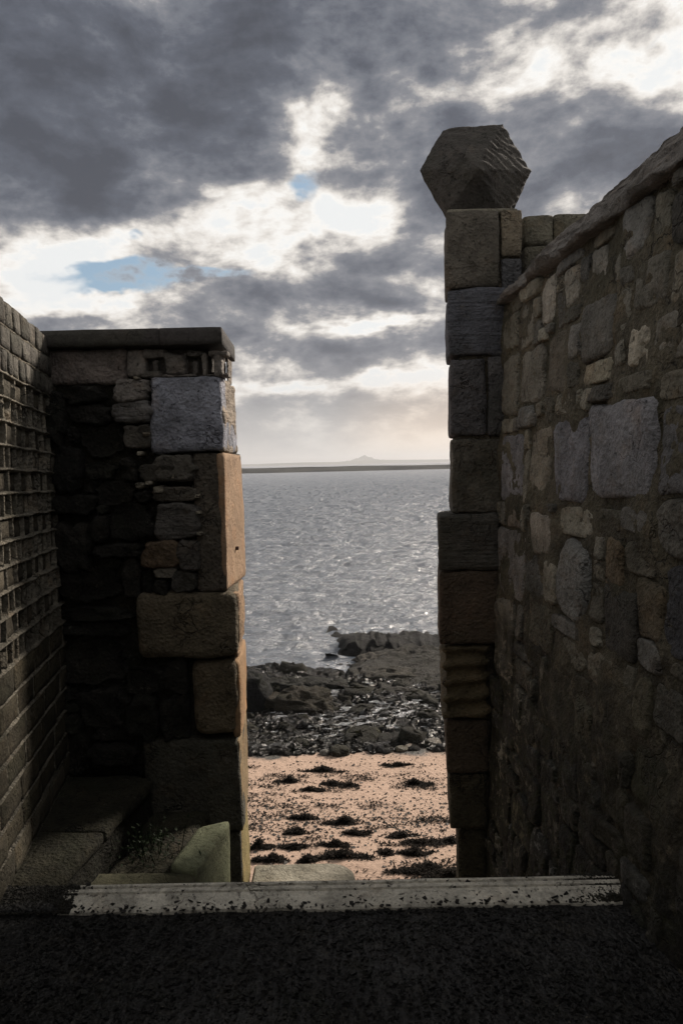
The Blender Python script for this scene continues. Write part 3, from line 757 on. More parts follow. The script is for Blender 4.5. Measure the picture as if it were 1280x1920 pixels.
# ================================================================== RIGHT PILLAR
RY = 3.79; RB = 4.17
rp = thing('gate_pillar', 'tall stone gate pillar right of the opening topped by a faceted stone', 'pillar')
pc = P(900, 900, RY); 
block('pillar_core', corners(P(868, 1000, RY)[0], P(962, 600, RY)[0], RY + 0.03, RB - 0.03, -2.3, P(900, 405, RY)[2]), M['mortar'], rp, (0.07, 0.06, 0.045), r=0.01, amp=0.004, step=0.06)
dk = (0.060, 0.054, 0.045); dk2 = (0.045, 0.043, 0.042); dk3 = (0.036, 0.032, 0.024)
def rq(x0, y0, x1, y1, col, off=0.0, mat='stone', lb=-3, **kw):
    kw = dict(dict(r=0.012, amp=0.010, step=0.018, chip=0.014), **kw)
    return pxblock('stone', x0, y0, x1, y1, RY + off, RB, M[mat], rp, col, xlb=x0 + lb, **kw)
rq(835, 394, 936, 538, (0.070, 0.062, 0.050), amp=.016); rq(939, 392, 979, 480, (0.125, 0.105, 0.075), off=.004)
rq(939, 483, 979, 600, (0.075, 0.075, 0.078), off=.012, mat='lichen')
rq(838, 541, 952, 666, (0.070, 0.072, 0.082), off=-.004, amp=0.016, mat='stone_strata')
rq(842, 671, 911, 817, (0.058, 0.056, 0.058), r=.016); rq(914, 668, 950, 816, (0.058, 0.056, 0.056), off=.006)
rq(845, 821, 944, 963, (0.060, 0.055, 0.045), amp=0.016)
rq(822, 965, 936, 1068, (0.052, 0.049, 0.043), off=-.03, amp=0.014, mat='stone_strata')
rq(823, 1071, 936, 1208, (0.048, 0.036, 0.026), off=-.028)
def grooves(pos, nrm, h):   # weathered horizontal ribs
    return np.where(np.abs(nrm[:, 2]) < .7, 0.018 * np.sin(pos[:, 2] / (2 * h[2]) * 2 * math.pi * 4.3 + 0.6 + 2 * vn(pos * 5, 5)), 0)
rq(832, 1211, 916, 1348, (0.058, 0.046, 0.027), off=-.02, extra=grooves, step=.012)
rq(836, 1351, 916, 1450, (0.040, 0.031, 0.022), off=-.015); rq(841, 1452, 914, 1556, (0.034, 0.030, 0.020), off=-.013)
rq(858, 1558, 912, 1660, (0.030, 0.027, 0.018), off=.02); rq(859, 1662, 912, 1900, (0.030, 0.027, 0.018), off=.02)
# faceted finial
FY = 3.98
def finial():
    pts = [P(829, 244, FY + .06), P(942, 233, FY + .04), P(868, 287, FY - .16), P(908, 284, FY - .16), P(790, 323, FY - .02), P(991, 323, FY - .02), P(896, 316, FY - .25),
           P(834, 397, FY - .06), P(958, 389, FY - .06), P(836, 412, FY), P(957, 405, FY), P(843, 394, FY - .13), P(932, 392, FY - .13), P(786, 320, FY - .02), P(995, 321, FY - .02),
           P(835, 262, FY + .22), P(935, 262, FY + .22), P(890, 320, FY + .30), P(845, 412, FY + .13), P(940, 410, FY + .13), P(812, 330, FY + .18), P(972, 330, FY + .18)]
    bm = bmesh.new()
    for p in pts: bm.verts.new(p)
    r = bmesh.ops.convex_hull(bm, input=bm.verts)
    bmesh.ops.delete(bm, geom=list({v for v in bm.verts if not v.link_faces}), context='VERTS')
    bmesh.ops.dissolve_limit(bm, angle_limit=math.radians(6), verts=bm.verts, edges=bm.edges)
    bmesh.ops.triangulate(bm, faces=bm.faces)
    for _ in range(5): bmesh.ops.subdivide_edges(bm, edges=[e for e in bm.edges if e.calc_length() > 0.014], cuts=1, use_grid_fill=True); bmesh.ops.triangulate(bm, faces=[f for f in bm.faces if len(f.verts) > 4])
    bm.normal_update(); co_ = np.array([v.co[:] for v in bm.verts]); nn = np.array([v.normal[:] for v in bm.verts])
    d = fbm(co_, 9, 5, 200) * 0.007
    right = np.clip((nn[:, 0] - 0.15) * 5, 0, 1) * np.clip((-nn[:, 1]) * 4, 0, 1)
    q = co_.copy(); gro = np.sin((q[:, 2] + q[:, 0] * 0.45) * 2 * math.pi / 0.042 + 3.0 * vn(q * 11, 5)) * (0.5 + 0.5 * vn(q * 18, 9))
    d = d + right * gro * 0.0055 + fbm(co_, 22, 4, 207) * 0.006
    co_ = co_ + nn * d[:, None]
    for v, c in zip(bm.verts, co_): v.co = c
    me = bpy.data.meshes.new('finial'); bm.to_mesh(me); bm.free(); me.materials.append(M['stone'])
    me.polygons.foreach_set('use_smooth', [True] * len(me.polygons))
    o = bpy.data.objects.new('finial', me); COL.objects.link(o); o.parent = rp; o.color = (0.042, 0.038, 0.033, 1); o['label'] = 'many-sided carved stone with a furrowed right face'
finial()
pc_ = corners(P(838, 395, RY)[0], P(972, 395, RY)[0], RY + .01, RB, P(905, 400, RY)[2], P(905, 389, RY)[2]); pc_[0, 1, :, 0] = P(834, 395, RB)[0]
block('pillar_cap', pc_, M['stone'], rp, (0.12, 0.11, 0.085), r=0.014, amp=0.006, step=0.02)

# wall running right from the pillar
sw = thing('stone_wall', 'stone wall running right behind the tall gate pillar', 'wall')
x = P(981, 440, 3.9)[0]; zt2 = P(1000, 401, 3.9)[2]; rg = random.Random(8); k = 0
block('wall_core', corners(x + .01, 3.6, 3.94, 4.14, -2.3, zt2 - .03), M['mortar'], sw, (0.09, 0.08, 0.06), r=0.01, amp=0.004, step=0.08)
while x < 3.4:
    wd = rg.uniform(.14, .24)
    z = zt2
    for row in range(4):
        h = (0.16, 0.2, .22, .22)[row]
        c = corners(x + .004, x + wd - .004, 3.9 + rg.uniform(-.01, .01), 4.16, z - h + .006, z + (rg.uniform(-.006, .006) if row == 0 else -.004)); c[:, :, 1, 2] += 0.012 * (x - 1)
        kk = rg.uniform(.8, 1.2); block('stone', c, M['stone'], sw, (0.095 * kk, 0.088 * kk, 0.066 * kk), r=0.015, amp=0.010, step=0.025 if x < 1.4 else .06); z -= h
        if x > 1.8: break
    x += wd

# ================================================================== RIGHT RUBBLE WALL
R0 = np.array([0.842, 3.79]); Rd = np.array([0.948 - 0.842, 2.0 - 3.79]); Rd /= np.linalg.norm(Rd)
Rn = np.array([Rd[1], -Rd[0]]); 
if Rn[0] > 0: Rn = -Rn
BAT = 0.038
def WR(a, b, o):
    a, b, o = np.broadcast_arrays(np.atleast_1d(np.asarray(a, float)), np.asarray(b, float), np.asarray(o, float))
    oo = o + BAT * (1.4 - b)
    return np.stack([R0[0] + Rd[0] * a + Rn[0] * oo, R0[1] + Rd[1] * a + Rn[1] * oo, b], 1)
def pr(px, py):       # pixel -> wall coordinates
    d = ray(px, py); n3 = np.array([Rn[0], Rn[1], BAT]); p0 = np.array([R0[0], R0[1], 1.4]); o = np.array([0, 0, EYE])
    t = ((p0 - o) @ n3) / (d @ n3); q = o + d * t
    return (q[0] - R0[0]) * Rd[0] + (q[1] - R0[1]) * Rd[1], q[2]
rw = thing('rubble_wall', 'old rubble stone wall on the right with mixed grey and buff stones in brown mortar', 'wall')
RTOP = pr(947, 570)[1]; print('RTOP', RTOP, pr(1280, 310), pr(1280, 1000), 'KN', KN, KF)
def Wm(a, b):
    q = np.stack([a, b, a * 0], 1); o = 0.007 + fbm(q, 5, 5, 301) * 0.030 + fbm(q, 28, 3, 302) * 0.006
    return WR(a, b, o)
grid('mortar', Wm, -0.03, 3.0, -1.1, RTOP + 0.02, 330, 420, M['mortar_r'], rw, (0.084, 0.074, 0.052))
c = np.zeros((2, 2, 2, 3))
for x_, aa in ((0, -0.02), (1, 7.0)):
    for y_, oo in ((0, -0.05), (1, -0.42)):
        for z_, zz in ((0, -2.3), (1, RTOP)): c[x_, y_, z_] = WR(aa, zz, oo)[0]
block('wall_core', c, M['mortar_r'], rw, (0.084, 0.074, 0.052), r=0.01, amp=0.003, step=0.12)
rects = []
def rstone(x0, y0, x1, y1, col, H=0.016, mat='stone', **kw):
    sa, za = pr(x0, (y0 + y1) / 2); sb, zb = pr(x1, (y0 + y1) / 2); xm = (x0 + x1) / 2
    z1 = pr(xm, y0)[1]; z0 = pr(xm, y1)[1]; a0, a1 = min(sa, sb), max(sa, sb)
    rects.append((a0, a1, z0, z1)); g_ = sum(col) / 3; col = tuple((v * .72 + g_ * .28) * .95 for v in col)
    radial_stone('stone', WR, a0, a1, z0, z1, H, M[mat + '_r'], rw, col, rnd.randrange(9999), **dict(dict(n_exp=8, jit=.12, amp=.014), **kw))
pale = (0.24, 0.215, 0.17); buff = (0.155, 0.14, 0.105); blu = (0.150, 0.148, 0.165); gr = (0.11, 0.105, 0.085); dkb = (0.048, 0.048, 0.052)
rstone(1112, 750, 1233, 935, (0.150, 0.148, 0.160), H=.024, amp=.008); rstone(1043, 782, 1108, 943, (0.12, 0.12, 0.135), H=.018, amp=.012); rstone(1242, 760, 1330, 930, (0.085, 0.083, 0.085), amp=.012)
rstone(996, 802, 1038, 945, (0.145, 0.128, 0.092)); rstone(943, 815, 985, 940, (0.125, 0.122, 0.13), amp=.010); rstone(1000, 960, 1042, 1040, (0.16, 0.14, 0.11)); rstone(955, 945, 985, 990, (0.14, .115, .085))
rstone(935, 992, 990, 1120, (0.125, 0.118, 0.11), mat='lichen'); rstone(1052, 1012, 1112, 1165, (0.14, 0.14, 0.13), mat='lichen', n_exp=2.4, amp=.014, H=.03)
rstone(1020, 520, 1043, 606, pale); rstone(1066, 500, 1094, 570, (0.17, 0.155, 0.12)); rstone(1112, 465, 1142, 548, (0.13, 0.122, 0.10)); rstone(1150, 465, 1172, 530, (0.16, .147, .115)); rstone(1200, 478, 1262, 575, (0.115, 0.105, 0.08))
rstone(1232, 360, 1262, 440, (0.10, .092, .065)); rstone(1268, 340, 1330, 450, (0.05, .046, .038)); rstone(1186, 602, 1226, 686, (0.27, 0.235, 0.17), n_exp=5); rstone(1098, 676, 1152, 718, (0.20, 0.175, 0.115)); rstone(1080, 606, 1098, 672, (0.15, .14, .12)); rstone(1160, 638, 1178, 688, (0.14, .13, .10))
rstone(1098, 560, 1158, 672, (0.085, 0.080, 0.067)); rstone(1234, 580, 1310, 670, (0.125, 0.115, 0.09)); rstone(1168, 540, 1190, 600, (0.14, .13, .10)); rstone(980, 570, 1002, 650, (0.12, .108, .08)); rstone(948, 590, 975, 655, (0.105, .094, .065))
rstone(978, 655, 1022, 755, (0.115, 0.105, 0.08)); rstone(945, 668, 974, 780, (0.10, .09, .065)); rstone(1030, 620, 1075, 735, (0.085, .072, .05)); rstone(1160, 700, 1230, 735, (0.09, .08, .055)); rstone(1245, 690, 1320, 745, (0.10, .088, .06))
rstone(1125, 955, 1168, 1005, (0.08, .075, .055)); rstone(1172, 950, 1226, 1000, (0.095, .09, .078)); rstone(1140, 1010, 1175, 1100, (0.12, .085, .045)); rstone(1180, 1015, 1235, 1080, (0.09, .08, .055)); rstone(1252, 1060, 1340, 1250, (0.050, 0.052, 0.060), mat='lichen', amp=.014)
rstone(1135, 1100, 1195, 1230, (0.045, .042, .036)); rstone(1200, 1090, 1245, 1200, (0.085, .066, .038)); rstone(1045, 1200, 1100, 1250, (0.13, .12, .085), mat='lichen', n_exp=3); rstone(1105, 1225, 1165, 1300, (0.135, .12, .085), mat='lichen', n_exp=2.6)
rstone(930, 1120, 965, 1275, (0.125, .112, .085)); rstone(985, 1125, 1040, 1215, (0.085, .078, .052), mat='lichen'); rstone(946, 1275, 968, 1400, (0.11, .10, .082)); rstone(920, 1440, 955, 1560, (0.085, .075, .048)); rstone(968, 1240, 998, 1290, (0.09, .082, .06), mat='lichen')
rstone(1125, 1330, 1175, 1460, (0.095, .085, .065), n_exp=2.6, mat='lichen'); rstone(1030, 1260, 1080, 1390, (0.06, .052, .033)); rstone(1230, 1290, 1290, 1380, (0.085, .08, .062), mat='lichen'); rstone(1190, 1270, 1225, 1380, (0.075, .066, .038), n_exp=2.6)
rstone(1130, 1470, 1180, 1540, (0.07, .062, .036), n_exp=3); rstone(1080, 1310, 1115, 1400, (0.07, .065, .04), mat='lichen'); rstone(960, 1510, 1000, 1580, (0.065, .06, .03)); rstone(1190, 1420, 1280, 1530, (0.045, .042, .022))
rg = random.Random(31)
new = fill(rects, (0.01, 2.75, -0.95, RTOP - 0.01), 0.009, 0.36, 0.26, 0.07, 0.06, 4200, rg)
for r in new:
    z = (r[2] + r[3]) / 2; a = (r[0] + r[1]) / 2; k = rg.uniform(.65, 1.45)
    moss = 1.15 if z > 0.6 else 0.8  # tone by height: dark growth and shade on lower stones, as colour
    if a > 1.0 and z < .9: moss *= .75  # same tone factor: growth and shade on low stones, as colour
    base = rg.choice([(0.092, 0.086, 0.068), (0.085, 0.084, 0.078), (0.085, 0.078, 0.060), (0.060, 0.057, 0.049), (0.12, .113, .092)])
    radial_stone('stone', WR, *r, rg.uniform(0.006, 0.030), M['lichen_r' if rg.random() < .25 else 'stone_r'], rw, tuple(v * k * moss for v in base), rg.randrange(9999), n_exp=rg.choice([4, 7, 10]), jit=.15, N=40, R=8, amp=.015)
print('right stones', len(rects))
# sloping cement haunch on top
def cap():
    na, nb = 420, 46; A, T = np.meshgrid(np.linspace(-0.02, 6.5, na), np.linspace(0, 1, nb), indexing='ij'); A = A.ravel(); T = T.ravel()
    # profile: drip underside, lip, steep face, ridge, back
    po = np.array([-0.03, 0.062, 0.066, 0.050, -0.19, -0.24, -0.45, -0.48]); pz = np.array([-0.006, -0.010, 0.002, 0.022, 0.275, 0.285, 0.10, -0.05]); pt = np.array([0, .10, .14, .19, .78, .84, .97, 1.0])
    o = np.interp(T, pt, po); z = np.interp(T, pt, pz)
    q = np.stack([A, T * 0.5, A * 0], 1)
    edge = np.clip(1 - np.abs(T - .13) / .10, 0, 1)
    e1 = fbm(np.stack([A, A * 0, A * 0], 1), 7, 4, 400)
    o = o + edge * e1 * 0.030 + fbm(q, 9, 5, 401) * 0.020 + fbm(np.stack([A * .35, T * 4, A * 0], 1), 24, 3, 403) * .020 - np.abs(fbm(q * [1, 3, 1], 12, 4, 405)) * .030
    z = z + edge * fbm(np.stack([A, A * 0 + 3, A * 0], 1), 5, 4, 402) * 0.040 + fbm(q, 12, 4, 404) * 0.010
    V = WR(A, RTOP + z, o); i = np.arange((na - 1) * (nb - 1)); ia = i // (nb - 1); ib = i % (nb - 1); k = ia * nb + ib
    mesh_fast('capping', V, np.stack([k, k + 1, k + nb + 1, k + nb], 1), M['cap'], rw, True, (0.125, 0.115, 0.105))
cap()

# ================================================================== SHORE ROCKS
def ball(nu=28, nv=18):
    V = []; Q = []
    for j in range(nv + 1):
        for i in range(nu):
            t = math.pi * j / nv; a = 2 * math.pi * i / nu
            V.append((math.sin(t) * math.cos(a), math.sin(t) * math.sin(a), math.cos(t)))
    for j in range(nv):
        for i in range(nu): Q.append((j * nu + i, (j + 1) * nu + i, (j + 1) * nu + (i + 1) % nu, j * nu + (i + 1) % nu))
    return np.array(V), Q
def rock(name, cx, cy, cz, sx, sy, sz, seed, col, label, cat='rock', mat='rock', amp=0.28, sq=0.75, res=(40, 26), flat=None, group=None):
    V, Q = ball(*res); s = np.sign(V) * np.abs(V) ** sq
    d = 1 + fbm(V + seed * 3.1, 1.3, 5, seed, 0.55) * amp * 2
    s = s * d[:, None] * np.array([sx, sy, sz])
    rid = (np.abs(fbm(s * [1, 1, 2.4] + seed, 2.6, 5, seed + 2, .6)) * -2 + .5) * 0.16 * min(1, sx)
    s = s + (rid + fbm(s * 1.0 + seed, 9, 3, seed + 4) * 0.035 * min(1, sx * 2))[:, None] * V
    if flat: s[:, 2] = np.minimum(s[:, 2], flat + fbm(s + seed, 3, 3, seed) * 0.04)
    if flat: s[:, 2] += fbm(s * [1, 2.2, 1] + seed, 1.7, 6, seed + 6, .62) * .16 * (s[:, 2] > 0)
    s = s + np.array([cx, cy, cz]); o = mesh_obj(name, s, Q, M[mat], None, True, col)
    return tag(o, label, cat, group)
g = P(735, 1215, 20.0)
def outcrop():
    # long dark rock shelf rising out of the water: skyline from the photograph, real depth behind it
    Yc = 18.9
    sk = [(612, 1238), (630, 1225), (640, 1205), (650, 1197), (668, 1193), (690, 1191), (720, 1192), (745, 1196), (775, 1194), (800, 1193), (830, 1195), (900, 1197), (1000, 1202), (1060, 1225)]
    pts = np.array([P(x, y, Yc) for x, y in sk]); n = 120; X = np.linspace(pts[0, 0], pts[-1, 0], n); T = np.interp(X, pts[:, 0], pts[:, 2])
    V = []; prof = np.array([(-.62, -.4), (-0.50, .0), (-.42, .35), (-.36, .65), (-.30, .88), (-.16, 1.0), (.10, .99), (.45, .9), (.8, .6), (1.1, .2), (1.5, -.4)]); t_ = np.linspace(0, 1, 40)
    pd = np.interp(t_, np.linspace(0, 1, 11), prof[:, 0]); pk = np.interp(t_, np.linspace(0, 1, 11), prof[:, 1])
    A, I = np.meshgrid(np.arange(n), np.arange(40), indexing='ij'); A = A.ravel(); I = I.ravel()
    x = X[A]; y = Yc + pd[I] * 1.3; z = SEA + (T[A] - SEA) * pk[I]
    q = np.stack([x, y, z], 1); z = z + fbm(q, 1.6, 5, 500) * 0.10 * (pk[I] > -.1); y = y + fbm(q * [1, .2, .5], 2.2, 5, 501, .6) * 0.45; z = z - np.clip(np.abs(fbm(q * [1, .1, .1], 1.7, 3, 507)) * -6 + .8, 0, 1) * .16 * np.clip(pk[I], 0, 1)
    x = x + fbm(q, 2.2, 3, 503) * 0.10
    i = np.arange((n - 1) * 39); ia = i // 39; ib = i % 39; k = ia * 40 + ib
    o = mesh_fast('rock_outcrop', np.stack([x, y, z], 1), np.stack([k, k + 40, k + 41, k + 1], 1), M['rock'], None, True, (0.014, 0.013, 0.013))
    tag(o, 'long dark rock shelf standing up out of the water', 'rock')
outcrop()
c_ = G(800, 1255, -3.35)
rock('shore_rock', c_[0] + .3, c_[1] + .4, -3.62, 1.75, 2.1, 0.42, 11, (0.052, 0.048, 0.041), 'broad pale grey rock slab in front of the dark shelf', amp=.30, res=(110, 70), flat=.34)
c_ = G(700, 1238, SEA); rock('shore_rock', c_[0], c_[1] , SEA - .02, 0.5, 0.35, 0.14, 14, (0.10, 0.09, 0.075), 'small brown rock at the left tip of the pale slab', amp=.2)
c_ = G(725, 1262, -3.3); rock('shore_rock', c_[0], c_[1], -3.42, 0.72, 0.5, 0.18, 16, (0.075, 0.068, 0.055), 'low brown rock between the pale slab and the wet cobbles', amp=.22)
c_ = G(478, 1312, -3.05); rock('shore_rock', c_[0] - .12, c_[1], -3.05, 0.42, 0.45, 0.52, 21, (0.014, 0.014, 0.015), 'black upright boulder against the left edge of the opening', amp=.15)
c_ = G(560, 1322, -3.1); rock('shore_rock', c_[0], c_[1], -3.15, 0.62, 0.42, 0.30, 23, (0.045, 0.037, 0.024), 'brown weed-covered boulder behind the wet cobbles', amp=.25)
c_ = G(545, 1282, -3.3); rock('shore_rock', c_[0], c_[1], -3.40, 0.75, 0.35, 0.16, 25, (0.028, 0.027, 0.024), 'low dark rock at the water edge left of the middle', amp=.25)
c_ = G(620, 1280, -3.3); rock('shore_rock', c_[0], c_[1], -3.40, 0.42, 0.30, 0.14, 27, (0.035, 0.033, 0.028), 'small dark rock at the water edge in the middle', amp=.25)
c_ = G(690, 1385, -2.75); rock('shore_rock', c_[0], c_[1], -2.80, 0.36, 0.3, 0.16, 29, (0.040, 0.036, 0.018), 'green-brown weedy boulder near the edge of the sand', amp=.25)
c_ = G(745, 1392, -2.7); rock('shore_rock', c_[0], c_[1], -2.76, 0.32, 0.26, 0.15, 31, (0.028, 0.026, 0.02), 'dark boulder right of the weedy one near the sand', amp=.25)
c_ = G(637, 1416, -2.6); rock('shore_rock', c_[0], c_[1], -2.62, 0.13, 0.13, 0.12, 33, (0.05, 0.046, 0.03), 'rough dark stone standing on the edge of the sand', amp=.25, res=(28, 18))
for (x, y, s, col, lb) in ((610, 1416, .085, (.15, .14, .12), 'rounded grey cobble beside the rough dark stone'), (704, 1402, .07, (.20, .18, .15), 'pale rounded cobble near the middle of the sand edge'),
                          (752, 1408, .085, (.14, .125, .09), 'buff cobble, left one of the pair at the sand edge'), (768, 1403, .08, (.24, .19, .15), 'pinkish cobble, right one of the pair at the sand edge'), (812, 1394, .13, (.17, .15, .12), 'flat pale stone near the right pillar at the sand edge'),
                          (700, 1376, .05, (.24, .22, .19), 'small whitish cobble lying among dark weed')):
    c_ = G(x, y, -2.6); z = beach_h(np.array([c_[0]]), np.array([c_[1]]))[0]
    rock('cobble', c_[0], c_[1], z + s * .25, s, s * .8, s * .6, int(x), col, lb, 'cobble', 'cobble', amp=.08, sq=1, res=(20, 12))
# scattered cobbles and weed-covered stones: one countless mass
def scatter_stones(name, n, yr, size, cols, seed, mat, xw=0.36):
    rg = np.random.RandomState(seed); b, Q = ball(8, 5); Q = np.array(Q); V = []; QQ = []
    Y = yr[0] + (yr[1] - yr[0]) * rg.rand(n); X = (rg.rand(n) * 2 - 1) * (Y * xw); Z = beach_h(X, Y)
    s = size[0] + (size[1] - size[0]) * rg.rand(n) ** 3
    sc = np.stack([s * rg.uniform(.7, 1.5, n), s * rg.uniform(.6, 1.1, n), s * rg.uniform(.35, .8, n)], 1)
    a = rg.rand(n) * 6.28; ca, sa = np.cos(a), np.sin(a)
    bb = b[None] * (1 + 0.28 * rg.randn(n, len(b), 1) * 0.6) * sc[:, None]
    x = bb[..., 0] * ca[:, None] - bb[..., 1] * sa[:, None]; y = bb[..., 0] * sa[:, None] + bb[..., 1] * ca[:, None]
    V = np.stack([x + X[:, None], y + Y[:, None], bb[..., 2] + (Z + s * .15)[:, None]], -1).reshape(-1, 3)
    QQ = (Q[None] + (np.arange(n) * len(b))[:, None, None]).reshape(-1, 4)
    o = mesh_fast(name, V, QQ, mat, None, True, cols); return setkind(o, 'stuff')
m = stone_mat('cobble_mass', gain=0.85, lichen=0.10, moss=0.2, var=1.0, rough=0.22, bumpd=0.02)
M['cobmass'] = m
setkind(scatter_stones('wet_cobbles', 16000, (9.7, 17.5), (.018, .13), (0.020, 0.018, 0.015), 5, m), 'stuff', 'wet dark cobbles and weed between the sand and the sea', 'cobbles')
setkind(scatter_stones('pale_pebbles', 420, (9.9, 16.5), (.02, .07), (0.17, 0.155, 0.13), 6, M['cobble']), 'stuff', 'scattered pale pebbles among the wet cobbles', 'pebbles')
setkind(scatter_stones('weedy_stones', 150, (9.9, 16.6), (.09, .30), (0.022, 0.020, 0.012), 8, M['rock']), 'stuff', 'larger weed-covered stones among the wet cobbles', 'stones')
# tide pools between the stones
def pools():
    rg = np.random.RandomState(9); V = []; Q = []
    for _ in range(360):
        Y = rg.uniform(10.8, 16.5); X = rg.uniform(-.05, .25) * Y if rg.rand() < .7 else rg.uniform(-.14, .18) * Y; z = beach_h(np.array([X]), np.array([Y]))[0] + 0.06
        s = rg.uniform(.015, .085); k = len(V); n = 14; V.append((X, Y, z))
        ph = rg.rand() * 9
        for i in range(n):
            a = i / n * 6.2832; r = s * (1 + .45 * math.sin(2 * a + ph) + .3 * math.sin(5 * a + ph * 2)); V.append((X + 1.7 * r * math.cos(a), Y + r * 1.2 * math.sin(a), z))
        for i in range(n): Q.append((k, k + 1 + i, k + 1 + (i + 1) % n))
    m, n, b, p = mat_base('pool_water'); b.inputs['Base Color'].default_value = (.14, .145, .15, 1); b.inputs['Roughness'].default_value = .06; b.inputs['IOR'].default_value = 1.5
    bump(n, b, noise(n, p, 16.0, 3), 0.08)
    setkind(mesh_fast('tide_pools', V, Q, m, None, False), 'stuff', 'small shining pools of sea water among the cobbles', 'pools')
pools()

# ================================================================== SEAWEED
def clump(px, py, wpx, hpx, label, seed):
    z = -2.2; c = G(px, py, z)
    for _ in range(4): z = beach_h(np.array([c[0]]), np.array([c[1]]))[0]; c = G(px, py, z)
    sc = c[1] / F; rw_ = wpx * sc / 2; hh = hpx * sc * 0.75; rd = max(rw_ * .45, .05); rg = random.Random(seed)
    lobes = [(rg.uniform(-1.25, 1.25), rg.uniform(-.9, .9), rg.uniform(.15, .8)) for _ in range(8)] + [(rg.uniform(-.2, .2), 0, 1.0)] * 3
    def pt(r):
        l = r.choice(lobes); x = (l[0] + r.gauss(0, .24)); y = (l[1] * .8 + r.gauss(0, .20)); 
        hz = max(0.08, 1 - abs(x)) * l[2]
        return (c[0] + x * rw_, c[1] + y * rd, z + r.random() ** .8 * hh * hz + 0.002)
    V, Q = blades(pt, int(700 + wpx * 14), 0.034, 0.25, rg)
    tag(mesh_obj('seaweed_clump', V, Q, M['weed'], None, False), label, 'seaweed', 'clumps of dark seaweed lying on the sand')
for i, a in enumerate([
    (602, 1446, 64, 13, 'peaked dark seaweed heap, farthest large one on the sand'), (543, 1466, 36, 14, 'small dark seaweed heap left of the middle on the far sand'),
    (623, 1472, 34, 12, 'small rounded seaweed heap in the middle of the far sand'), (655, 1474, 24, 8, 'tiny seaweed tuft just right of a small rounded heap'), (776, 1471, 48, 14, 'peaked seaweed heap near the right pillar on the far sand'),
    (582, 1482, 34, 8, 'thin flat seaweed strip below the small heaps'), (748, 1436, 40, 8, 'flat ragged seaweed strip high on the sand at right'),
    (645, 1544, 56, 20, 'wide dark seaweed heap among the shingle in the middle'), (570, 1536, 44, 14, 'loose seaweed heap in the shingle left of the middle'), (556, 1562, 44, 12, 'loose seaweed heap below the shingle on the left'),
    (666, 1564, 44, 10, 'flat seaweed tuft below the wide shingle heap'), (756, 1568, 46, 10, 'flat ragged seaweed right of the middle below the shingle'), (627, 1585, 40, 14, 'compact seaweed heap in the near middle of the sand'),
    (487, 1590, 38, 26, 'thick seaweed heap touching the left pier'), (512, 1613, 54, 16, 'dark seaweed heap just beyond the landing at left'), (553, 1591, 44, 12, 'low seaweed heap with a trailing strip, left of centre'),
    (576, 1615, 42, 14, 'round seaweed heap just beyond the middle of the landing'), (643, 1608, 86, 20, 'largest seaweed heap, long and dark beyond the landing end'), (778, 1602, 62, 18, 'long seaweed heap near the right pillar foot'),
    (790, 1582, 56, 9, 'thin seaweed strip trailing toward the right pillar'), (845, 1579, 40, 10, 'seaweed strip against the right pillar'), (805, 1626, 30, 10, 'small seaweed tuft near the kerb at right'), (840, 1642, 70, 16, 'dark seaweed heap in the near right corner of the sand'),
    (775, 1636, 70, 10, 'ragged seaweed strip close behind the kerb'), (725, 1600, 22, 9, 'tiny seaweed tuft between the two longest heaps')]):
    clump(*a, seed=900 + i)
# fine litter on the sand
def litter():
    rg = random.Random(77); C8 = []
    rs = np.random.RandomState(77); pts = []
    while len(pts) < 6500:
        Y = rs.uniform(5.4, 9.9, 20000); X = rs.uniform(-.20, .24, 20000) * Y
        q = np.stack([X * .5, Y * 1.7, X * 0], 1); d = fbm(q, 2.2, 3, 600) * 1.6 + fbm(q, .7, 2, 601) * .6 - .1 + np.exp(-((Y - 7.25) / .45) ** 2) * .75 - .15
        k = rs.rand(20000) < np.clip(d, .02, 1); pts += list(np.stack([X[k], Y[k], beach_h(X[k], Y[k]) + .004], 1))
    pts = pts[:6500]
    it = iter(pts)
    V, Q = blades(lambda r: next(it), 6500, 0.040, 0.10, rg)
    setkind(mesh_obj('seaweed_litter', V, Q, M['weed'], None, False), 'stuff', 'fine dark seaweed crumbs strewn over the sand', 'litter')
    rs = np.random.RandomState(4)
litter()
# shingle band of small stones on the sand

